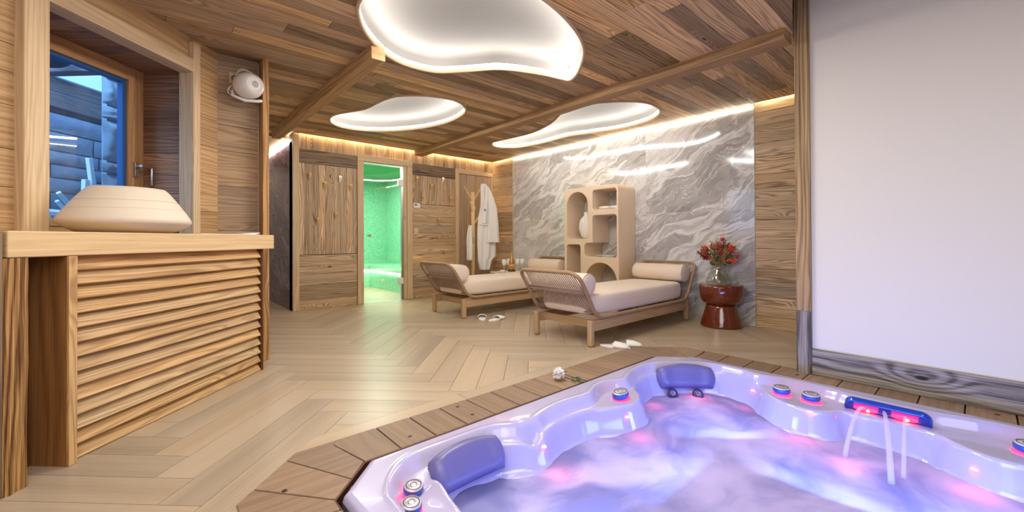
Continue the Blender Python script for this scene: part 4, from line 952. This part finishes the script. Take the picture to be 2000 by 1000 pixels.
u_, z_ = uz(811, 451); e = empty('light_switch', (u_, YB-.022, z_), 0, 'square beech light switch below the thermostat', 'light switch')
mb = MB(); mb.box((-.042, -.01, -.042), (.042, 0, .042)); mb.build('plate', M_TRIM, e, bevel=.003)
mb = MB(); mb.box((-.026, -.014, -.026), (.026, -.009, .026)); mb.build('rocker', plain('rocker', srgb(214, 184, 140), .5), e, bevel=.002)

# ------------------------------------------------------------------ slippers
def slipper(x, y, rz, lab, grp, flip=1, tilt=0):
    e = empty('slipper', (x, y, .001), rz, lab, 'slipper', grp)
    mb = MB(); N = 32; sole = []
    def outl(k, s=1.0):
        a = 2*PI*k/N; c, sn = math.cos(a), math.sin(a); wd = .042+.008*(c > 0)*c; return Vector((c*.135*s, sn*wd*s-.006*flip*c*c, 0))
    rows = [[outl(k)+Vector((0, 0, z)) for k in range(N)] for z in (0, .009)]+[[outl(k, .96)+Vector((0, 0, .012)) for k in range(N)], [outl(k, .02)+Vector((0, 0, .011)) for k in range(N)]]
    mb.grid(rows, closev=True); mb.build('sole', M_TERRY, e)
    mb = MB(); rows = []
    for i in range(9):
        s = i/8; x_ = -.005+.128*s; wd = .052*math.sqrt(max(0.02, 1-max(0, (x_-.01)/.13)**2)); h = .030*(1-s**2.2)+.010
        rows.append([Vector((x_, wd*math.cos(PI*k/12), .008+h*math.sin(PI*k/12)**.8)) for k in range(13)])
    mb.grid(rows); mb.build('strap', M_TERRY, e, solid=.006)
    return e
slipper(3.05, 3.99, math.radians(52), 'left of the two white slippers in front of the farther daybed', 'slippers at the farther daybed')
slipper(3.14, 3.82, math.radians(10), 'right of the two white slippers in front of the farther daybed', 'slippers at the farther daybed', -1)
slipper(3.10, 2.14, math.radians(-72), 'left white slipper lying at the deck edge before the nearer daybed', 'slippers at the nearer daybed')
slipper(3.225, 2.10, math.radians(-58), 'right white slipper lying at the deck edge before the nearer daybed', 'slippers at the nearer daybed', -1)

# ------------------------------------------------------------------ white flowers on the deck
def carnation(head, ang, L, lab, r=.036, zc=.034):
    e = empty('cut_flower', (head[0], head[1], zt), 0, lab, 'cut flower', 'white flowers on the deck')
    mb = MB(); rc = random.Random(int(head[0]*999))
    for ring in range(6):
        nn = 7+ring*3; rr_ = r*(.25+.75*ring/5)
        for k in range(nn):
            a = 2*PI*k/nn+rc.uniform(-.2, .2); el = (1-ring/5)*1.4+rc.uniform(-.3, .3)-.25; rq = r*rc.uniform(.82, 1.12)
            d = Vector((math.cos(a)*math.cos(el), math.sin(a)*math.cos(el), math.sin(el))); s = Vector((-math.sin(a), math.cos(a), 0)); c = Vector((0, 0, zc))
            P = []
            for i in range(3):
                t = [.3, .75, 1][i]; P.append([c+d*rq*t+s*w_*r*.30*t+d*(.10*r*(abs(w_)-1))*(i == 2)+Vector((0, 0, rc.uniform(-.004, .004))) for w_ in (-1, 0, 1)])
            mb.grid(P, smooth=False)
    mb.ball((0, 0, zc), r*.6, 12, 8); mb.build('petals', plain('white_petal', srgb(244, 242, 238), .7), e)
    d = Vector((math.cos(ang), math.sin(ang), 0)); n2 = Vector((-d.y, d.x, 0))
    mb = MB(); mb.tube(bez([Vector((0, 0, zc-.01))+d*.02, d*.09+Vector((0, 0, .012)), d*.5*L+n2*.01+Vector((0, 0, .006)), d*L+Vector((0, 0, .005))], 5), .0022, 6); mb.build('stem', plain('green_stem', srgb(52, 78, 40), .6), e)
    mb = MB()
    for k in range(3):
        p = d*(.42+.1*k)*L+Vector((0, 0, .006)); v = (d*.8+n2*(1 if k % 2 else -1)*.6).normalized(); mb.tube([p, p+v*.02+Vector((0, 0, .006)), p+v*.05], [.001, .004, .0005], 4)
    mb.build('leaf', plain('green_leaf', srgb(40, 92, 56), .6), e)
carnation((2.085, 1.885), math.radians(-62), .20, 'nearer and larger white carnation head lying on the deck boards', .040, .038)
carnation((2.155, 1.955), math.radians(-78), .24, 'smaller white carnation lying behind the larger one on the deck boards', .030, .028)

# ------------------------------------------------------------------ hot tub
def chaikin(P, n=2):
    for _ in range(n):
        Q = []
        for i in range(len(P)):
            a, c = P[i], P[(i+1) % len(P)]; Q += [(a[0]*.75+c[0]*.25, a[1]*.75+c[1]*.25), (a[0]*.25+c[0]*.75, a[1]*.25+c[1]*.75)]
        P = Q
    return P
WCON = [(.84, -.75), (.84, 1.0), (.87, 1.22), (.875, 1.38), (.89, 1.50), (.93, 1.575), (1.27, 1.58), (1.33, 1.52), (1.42, 1.46), (1.49, 1.455), (1.56, 1.49), (1.72, 1.53), (1.92, 1.51), (2.03, 1.44), (2.12, 1.39), (2.26, 1.38), (2.36, 1.43), (2.44, 1.53), (2.60, 1.59), (2.80, 1.60), (3.0, 1.47), (3.13, 1.29), (3.12, 1.10), (3.07, .99), (2.95, .92), (2.86, .80), (2.85, .64), (2.90, .57), (2.99, .53), (3.00, .36), (2.99, .17), (2.90, .10), (2.83, 0), (2.83, -.14), (2.9, -.3), (2.97, -.5), (2.9, -.75)]
RCON = [(.66, -.85), (.655, 1.38), (.70, 1.50), (.78, 1.60), (.88, 1.645), (1.05, 1.64), (1.30, 1.635), (1.40, 1.56), (1.50, 1.54), (1.62, 1.585), (1.82, 1.60), (2.0, 1.57), (2.07, 1.60), (2.16, 1.64), (2.28, 1.635), (2.37, 1.57), (2.46, 1.60), (2.62, 1.66), (2.84, 1.66), (3.04, 1.52), (3.17, 1.34), (3.175, 1.13), (3.13, 1.02), (3.155, .95), (3.18, .85), (3.17, .60), (3.13, .54), (3.12, .35), (3.125, .18), (3.15, .10), (3.18, -.02), (3.17, -.70), (3.0, -.85)]
def sdf(poly, X, Y):
    P = np.array(poly); A_ = P; B_ = np.roll(P, -1, 0); d2 = np.full(X.shape, 1e9); ins = np.zeros(X.shape, bool)
    for (ax_, ay), (bx, by) in zip(A_, B_):
        dx, dy = bx-ax_, by-ay; t = np.clip(((X-ax_)*dx+(Y-ay)*dy)/(dx*dx+dy*dy+1e-12), 0, 1)
        d2 = np.minimum(d2, (X-ax_-t*dx)**2+(Y-ay-t*dy)**2)
        cr_ = ((ay > Y) != (by > Y)) & (X < (bx-ax_)*(Y-ay)/(by-ay+1e-12)+ax_); ins ^= cr_
    d = np.sqrt(d2); return np.where(ins, d, -d)          # positive inside
Rs, Ws = chaikin(RCON), chaikin(WCON)
TO = [(.545, -1.0), (.545, 1.558), (.718, 1.731), (3.040, 1.731), (3.258, 1.513), (3.258, -1.0)]
def sst(x): x = np.clip(x, 0, 1); return x*x*(3-2*x)
ST = .0068
gx = np.arange(.545, 3.2581, ST); gx[-1] = 3.258; gy = np.arange(-1.0, 1.7311, ST); gy[-1] = 1.731
GX, GY = np.meshgrid(gx, gy, indexing='ij')
# pull the grid corners on to the chamfers
k1 = (GY-GX)-(1.558-.545); GXs = np.where(k1 > 0, GX+k1/2, GX); GYs = np.where(k1 > 0, GY-k1/2, GY)
k2 = (GX+GY)-(3.258+1.513); GXs = np.where(k2 > 0, GXs-k2/2, GXs); GYs = np.where(k2 > 0, GYs-k2/2, GYs)
def tubz(X, Y):
    dr = sdf(Rs, X, Y); dw = sdf(Ws, X, Y); do = sdf(TO, X, Y)
    z = np.full(X.shape, .022)
    z -= .030*(1-np.sqrt(np.clip(1-(1-np.clip(do/.03, 0, 1))**2, 0, 1)))          # rounded outer edge
    z += .004*np.exp(-((dr+.012)/.010)**2)                                           # raised bead round the basin
    z -= .058*sst((dr+.004)/.055)                                                   # down to the shelf level
    z -= .13*sst((dw+.018)/.06)+.50*sst((dw-.02)/.26)                              # and into the basin
    # dished recesses around the dials
    for cx_, cy_, r_, dp in ((.775, 1.475, .085, .008), (2.215, 1.50, .085, .008)): z -= dp*np.exp(-((X-cx_)**2+(Y-cy_)**2)/r_**2*1.5)
    z += .07*np.exp(-((X-1.10)/.24)**2-((Y-1.42)/.07)**2)+.055*np.exp(-((X-.94)/.07)**2-((Y-1.34)/.13)**2)
    z -= .05*np.exp(-(((X-1.455)/.05)**2+((Y-1.50)/.05)**2))                        # cup hollow between two seats
    return z
GZ = tubz(GXs, GYs)
e = empty('hot_tub', (0, 0, 0), 0, 'white acrylic hot tub sunk into the deck, glowing blue, pink and red', 'hot tub')
mb = MB()
rows = [[Vector((GXs[i, j], GYs[i, j], GZ[i, j])) for j in range(len(gy))] for i in range(len(gx))]
mb.grid(rows)
cx_, cy_ = 1.9, .4
sk = []
for i in range(6):
    (x1, y1), (x2, y2) = TO[i], TO[(i+1) % 6]
    sk += [(x1+(x2-x1)*k/30, y1+(y2-y1)*k/30) for k in range(30)]
zsk = tubz(np.array([p[0] for p in sk]), np.array([p[1] for p in sk]))
mb.grid([[Vector((p[0], p[1], float(z))) for p, z in zip(sk, zsk)], [Vector((p[0], p[1], -.12)) for p in sk]], closev=True)
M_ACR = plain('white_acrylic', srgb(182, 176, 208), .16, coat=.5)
shell = mb.build('shell', M_ACR, e)
shell.data.materials[0] = M_ACR
# head pillows: curved padded bars
def pillow(cx_, cy_, rz, W_, H_, z0, tiltdeg, bow, lab):
    p = empty('headrest', (cx_, cy_, z0)); p.parent = e; p.rotation_euler = (math.radians(tiltdeg), 0, rz); p['label'] = lab
    mb = MB(); NU, NV = 28, 14; front = []; 
    for i in range(NU+1):
        row = []
        for j in range(NV+1):
            u = -1+2*i/NU; v = -1+2*j/NV
            ru = math.copysign(min(1, abs(u)), u); x = W_/2*u*math.sqrt(1-.22*v*v)*(1-.06*(1-v)*.5); zz = H_/2*v*math.sqrt(1-.30*u*u)+(-.020*(1-u*u) if False else .018*(1-u*u))
            ed = (1-abs(u)**6)*(1-abs(v)**4); y = -.035*max(0, ed)**.5+bow*(1-u*u)*.0-.012*math.cos(u*PI)*(v > -2)*.5
            y -= .012*math.exp(-((abs(u)-.78)/.18)**2)*max(0, ed)
            row.append(Vector((x, y-bow*u*u, zz)))
        front.append(row)
    mb.grid(front); mb.grid([[q+Vector((0, .03, 0)) for q in r] for r in front])
    ring = front[0]+[r[-1] for r in front[1:]]+front[-1][::-1][1:]+[r[0] for r in front[::-1][1:-1]]
    mb.grid([ring, [q+Vector((0, .03, 0)) for q in ring]], closev=True)
    o = mb.build('pad', M_PIL, p)
    return p
M_PIL = plain('grey_blue_vinyl', srgb(104, 100, 150), .35)
def ksub(o): pass
pillow(1.10, 1.540, 0, .40, .172, -.064, -34, .02, 'padded headrest on the long side of the tub nearest the counter')
pillow(2.960, 1.440, math.radians(-43), .43, .17, -.068, -22, .02, 'padded headrest in the far corner of the tub')
# dials
M_DTOP = plain('dial_top', srgb(196, 190, 200), .3, .3); M_DSIDE = plain('dial_side_blue', srgb(60, 92, 190), .3, .2)
M_REDL = plain('red_led', (1, .02, .05, 1), emit=(1, .015, .06, 1), es=5)
DIALS = [((.782, 1.468), 30, 'control dial on the near left shelf of the tub, the farther of two'), ((.722, 1.372), 30, 'control dial at the bottom edge of the picture, nearest the camera'), ((2.218, 1.492), 0, 'control dial on the long left side between the two headrests'), ((3.02, .845), 0, 'control dial on the right shelf nearest the far headrest'), ((3.02, .690), 0, 'control dial on the right shelf beside the fountain bar'), ((3.02, -.135), 0, 'control dial at the right edge of the picture')]
dial0 = None
for (dx_, dy_), ang, lab in DIALS:
    zb = float(tubz(np.array([dx_]), np.array([dy_]))[0])
    if dial0 is None:
        d = empty('dial', (dx_, dy_, zb)); d.parent = e; dial0 = d
        mb = MB(); mb.lathe([(.040, -.004), (.041, .004), (.038, .009), (0, .009)], 32); mb.build('glow_ring', M_REDL, d)
        mb = MB(); mb.lathe([(.034, .009), (.037, .013), (.0385, .026), (.037, .034), (.035, .036), (0, .036)], 32); mb.build('knob', M_DSIDE, d)
        mb = MB(); mb.lathe([(.0365, .0345), (.0368, .038), (.034, .0415), (0, .042)], 32); mb.build('cap', M_DTOP, d)
        mb = MB(); mb.lathe([(.0372, .0335), (.0378, .0345), (.0372, .036)], 32); mb.lathe([(.0300, .0422), (.0285, .0430), (.0270, .0424)], 32); mb.lathe([(.0135, .0423), (.0125, .0432), (.0115, .0425)], 24); mb.build('marking', M_BLACK, d)
    else:
        d = dup(dial0, e); d.location = (dx_, dy_, zb)
    d['label'] = lab; d.scale = {2.218: (1.6, 1.15, 1.25), 3.02: (1.15, 1.25, 1.15)}.get(dx_, (1, 1, 1)); d.rotation_euler = (math.radians(8), 0, 0) if ang else (0, math.radians(-4), 0)
# fountain bar
fb = empty('fountain_bar', (3.055, .355, -.02)); fb.parent = e; fb['label'] = 'blue oval fountain bar with red lights'
mb = MB(); N = 40; rows = []
def stad(s, off):  # stadium outline in local (y, h)
    out = []
    for k in range(N):
        a = 2*PI*k/N; c, sn = math.cos(a), math.sin(a); out.append((math.copysign(.135, c)*1.0+c*.042*s if abs(c) > .0 else 0, sn*.056*s))
    return out
tl = Matrix.Rotation(math.radians(-34), 4, 'Y')
def place(y, h, o): return tl @ Vector((-o, y, h))
rows = [[place(y, h, o) for y, h in stad(s, 0)] for s, o in ((1.12, -.02), (1.1, .008), (1.0, .014), (.9, .008), (.05, .006))]
mb.grid(rows, closev=True); mb.build('housing', plain('fountain_blue', srgb(36, 76, 178), .2, .3, coat=.5), fb)
for y in (.085, -.075):
    mb = MB(); rows = [[tl @ Vector((-.0065-o, y+r_*1.9*math.cos(2*PI*k/24)*(1 if abs(math.cos(2*PI*k/24)) < .6 else 1.1), .012+r_*.72*math.sin(2*PI*k/24))) for k in range(24)] for r_, o in ((.026, -.004), (.025, .006), (.016, .010), (.001, .011))]
    mb.grid(rows, closev=True); mb.build('light_lens', M_REDL, fb)
    mb = MB(); mb.ball(tuple(tl @ Vector((-.016, y-.012, .012))), .008, 10, 8); mb.build('bulb', plain('amber_bulb', (1, .5, .1, 1), emit=(1, .45, .05, 1), es=14), fb)
# jets below the far headrest
for jx, jy in ((2.86, 1.50), (2.985, 1.375)):
    j = empty('jet', (jx-.03, jy-.03, -.155)); j.parent = e
    T = Matrix.Rotation(math.radians(-135), 4, 'Z') @ Matrix.Rotation(math.radians(55), 4, 'Y')
    mb = MB(); mb.lathe([(.036, -.02), (.038, .0), (.034, .008), (.028, .004), (.026, -.004)], 28, T=T); mb.build('ring', plain('jet_blue', srgb(54, 54, 112), .3, .3), j)
    mb = MB(); mb.lathe([(.020, -.01), (.018, .010), (.010, .014), (.006, .004), (0, .0)], 20, T=T); mb.build('nozzle', plain('jet_nozzle', srgb(140, 124, 150), .25, .6), j)
# underwater lamps
for (lx, ly) in ((1.495, 1.455), (2.12, 1.385), (3.08, 1.03), (2.86, .66), (2.835, .03)):
    mb = MB(); mb.lathe([(.014, 0), (.012, .006), (0, .008)], 16, T=Matrix.Translation((lx, ly, float(tubz(np.array([lx]), np.array([ly]))[0])+.004))); mb.build('light_lens', plain('pink_lens', (1, .1, .1, 1), emit=(1, .12, .08, 1), es=6), e)
# water
WZ = -.175
k = NT('bubbling_water'); tc = k.node('ShaderNodeTexCoord').outputs['Object']
wv = k.noise(tc, 1.1, 3, .5); off = k.node('ShaderNodeVectorMath', {0: k.node('ShaderNodeVectorMath', {0: wv.outputs['Color'], 1: (.5, .5, .5)}, operation='SUBTRACT'), 3: 1.3}, operation='SCALE')
P = k.node('ShaderNodeVectorMath', {0: k.node('ShaderNodeVectorMath', {0: tc, 1: off}, operation='ADD'), 1: (1.2, 2.2, 1)}, operation='MULTIPLY')
nz = k.noise(P, 1.5, 4, .5).outputs[0]
foam = k.ss(nz, .34, .72)
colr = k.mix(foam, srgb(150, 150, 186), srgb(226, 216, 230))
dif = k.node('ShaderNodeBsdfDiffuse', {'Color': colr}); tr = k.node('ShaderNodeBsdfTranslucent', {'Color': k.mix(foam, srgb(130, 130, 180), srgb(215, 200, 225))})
mx = k.node('ShaderNodeMixShader', {0: .5, 1: dif.outputs[0], 2: tr.outputs[0]})
gls = k.node('ShaderNodeBsdfGlossy', {'Roughness': .4}); mx2 = k.node('ShaderNodeMixShader', {0: .06, 1: mx.outputs[0], 2: gls.outputs[0]})
out = [n for n in k.n if n.type == 'OUTPUT_MATERIAL'][0]; k.t.links.new(mx2.outputs[0], out.inputs[0]); M_WATER = k.m
mb = MB(); NX, NY = 120, 120
mb.grid([[Vector((.72+2.45*i/NX, -.85+2.5*j/NY, WZ+.012*mnoise.noise(Vector((i*.09, j*.12, 0)))+.006*mnoise.noise(Vector((i*.25, j*.3, 5))))) for j in range(NY+1)] for i in range(NX+1)])
tag(mb.build('tub_water', M_WATER), 'misty churning lilac and blue water filling the hot tub', 'water', kind='stuff')
for i, (lx, ly) in enumerate(((1.2, 1.0), (1.9, 1.1), (2.6, 1.15), (2.5, .4), (1.6, .4), (2.5, -.3))):
    point('tub_lamp_blue', (lx, ly, -.42), 2.2, (.40, .46, 1.0), .20)
for (lx, ly) in ((1.50, 1.35), (2.10, 1.28), (2.57, 1.46), (2.93, 1.33), (2.98, 1.03), (2.74, .68), (2.72, .03), (2.60, .45)):
    point('tub_lamp_pink', (lx, ly, -.225), .5, (1.0, .10, .14), .03)
for (lx, ly, pw) in ((2.2, .45, 3.6), (2.35, -.1, 2.8)):
    area('tub_shell_fill', (lx, ly, -.07), .5, pw, (.16, .30, 1.0), (PI/2, 0, -PI/2), .10)  # shell fills: added above the water to turn the tub walls blue
for (lx, ly, pw) in ((1.2, .95, 2.1), (1.9, .9, 2.6)):
    area('tub_shell_fill', (lx, ly, -.07), .5, pw, (.16, .26, 1.0), (PI/2, 0, 0), .10)
area('tub_shell_fill', (2.45, .95, -.07), .4, 2.8, (.16, .28, 1.0), (PI/2, 0, -PI/4), .10)
for lx, ly, pw in ():
    pass
# water arcs from the fountain
M_STRM = NT('water_stream'); k = M_STRM; d_ = k.node('ShaderNodeBsdfTransparent'); g_ = k.node('ShaderNodeBsdfTranslucent', {'Color': (.95, .9, 1, 1)}); g2 = k.node('ShaderNodeBsdfDiffuse', {'Color': (.95, .92, 1, 1)})
m1 = k.node('ShaderNodeMixShader', {0: .5, 1: g_.outputs[0], 2: g2.outputs[0]}); m2 = k.node('ShaderNodeMixShader', {0: .42, 1: d_.outputs[0], 2: m1.outputs[0]})
out = [n for n in k.n if n.type == 'OUTPUT_MATERIAL'][0]; k.t.links.new(m2.outputs[0], out.inputs[0]); M_STRM = k.m
for (y0, x1, y1, lab, r_) in ((.445, 2.70, .475, 'left water jet falling from the fountain bar into the tub', .007), (.36, 2.55, .28, 'arching middle water jet from the fountain bar', .008), (.275, 2.66, .25, 'thin right water jet from the fountain bar', .006)):
    mb = MB(); P = []
    for k_ in range(17):
        s = k_/16; P.append((3.03+(x1-3.03)*s, y0+(y1-y0)*s, -.005+.11*s*(1-s)*2.2*.5-.172*s*s))
    mb.tube(P, [r_*(1+.6*i/16) for i in range(17)], 8); tag(mb.build('water_jet', M_STRM), lab, 'water jet', 'water jets of the fountain')
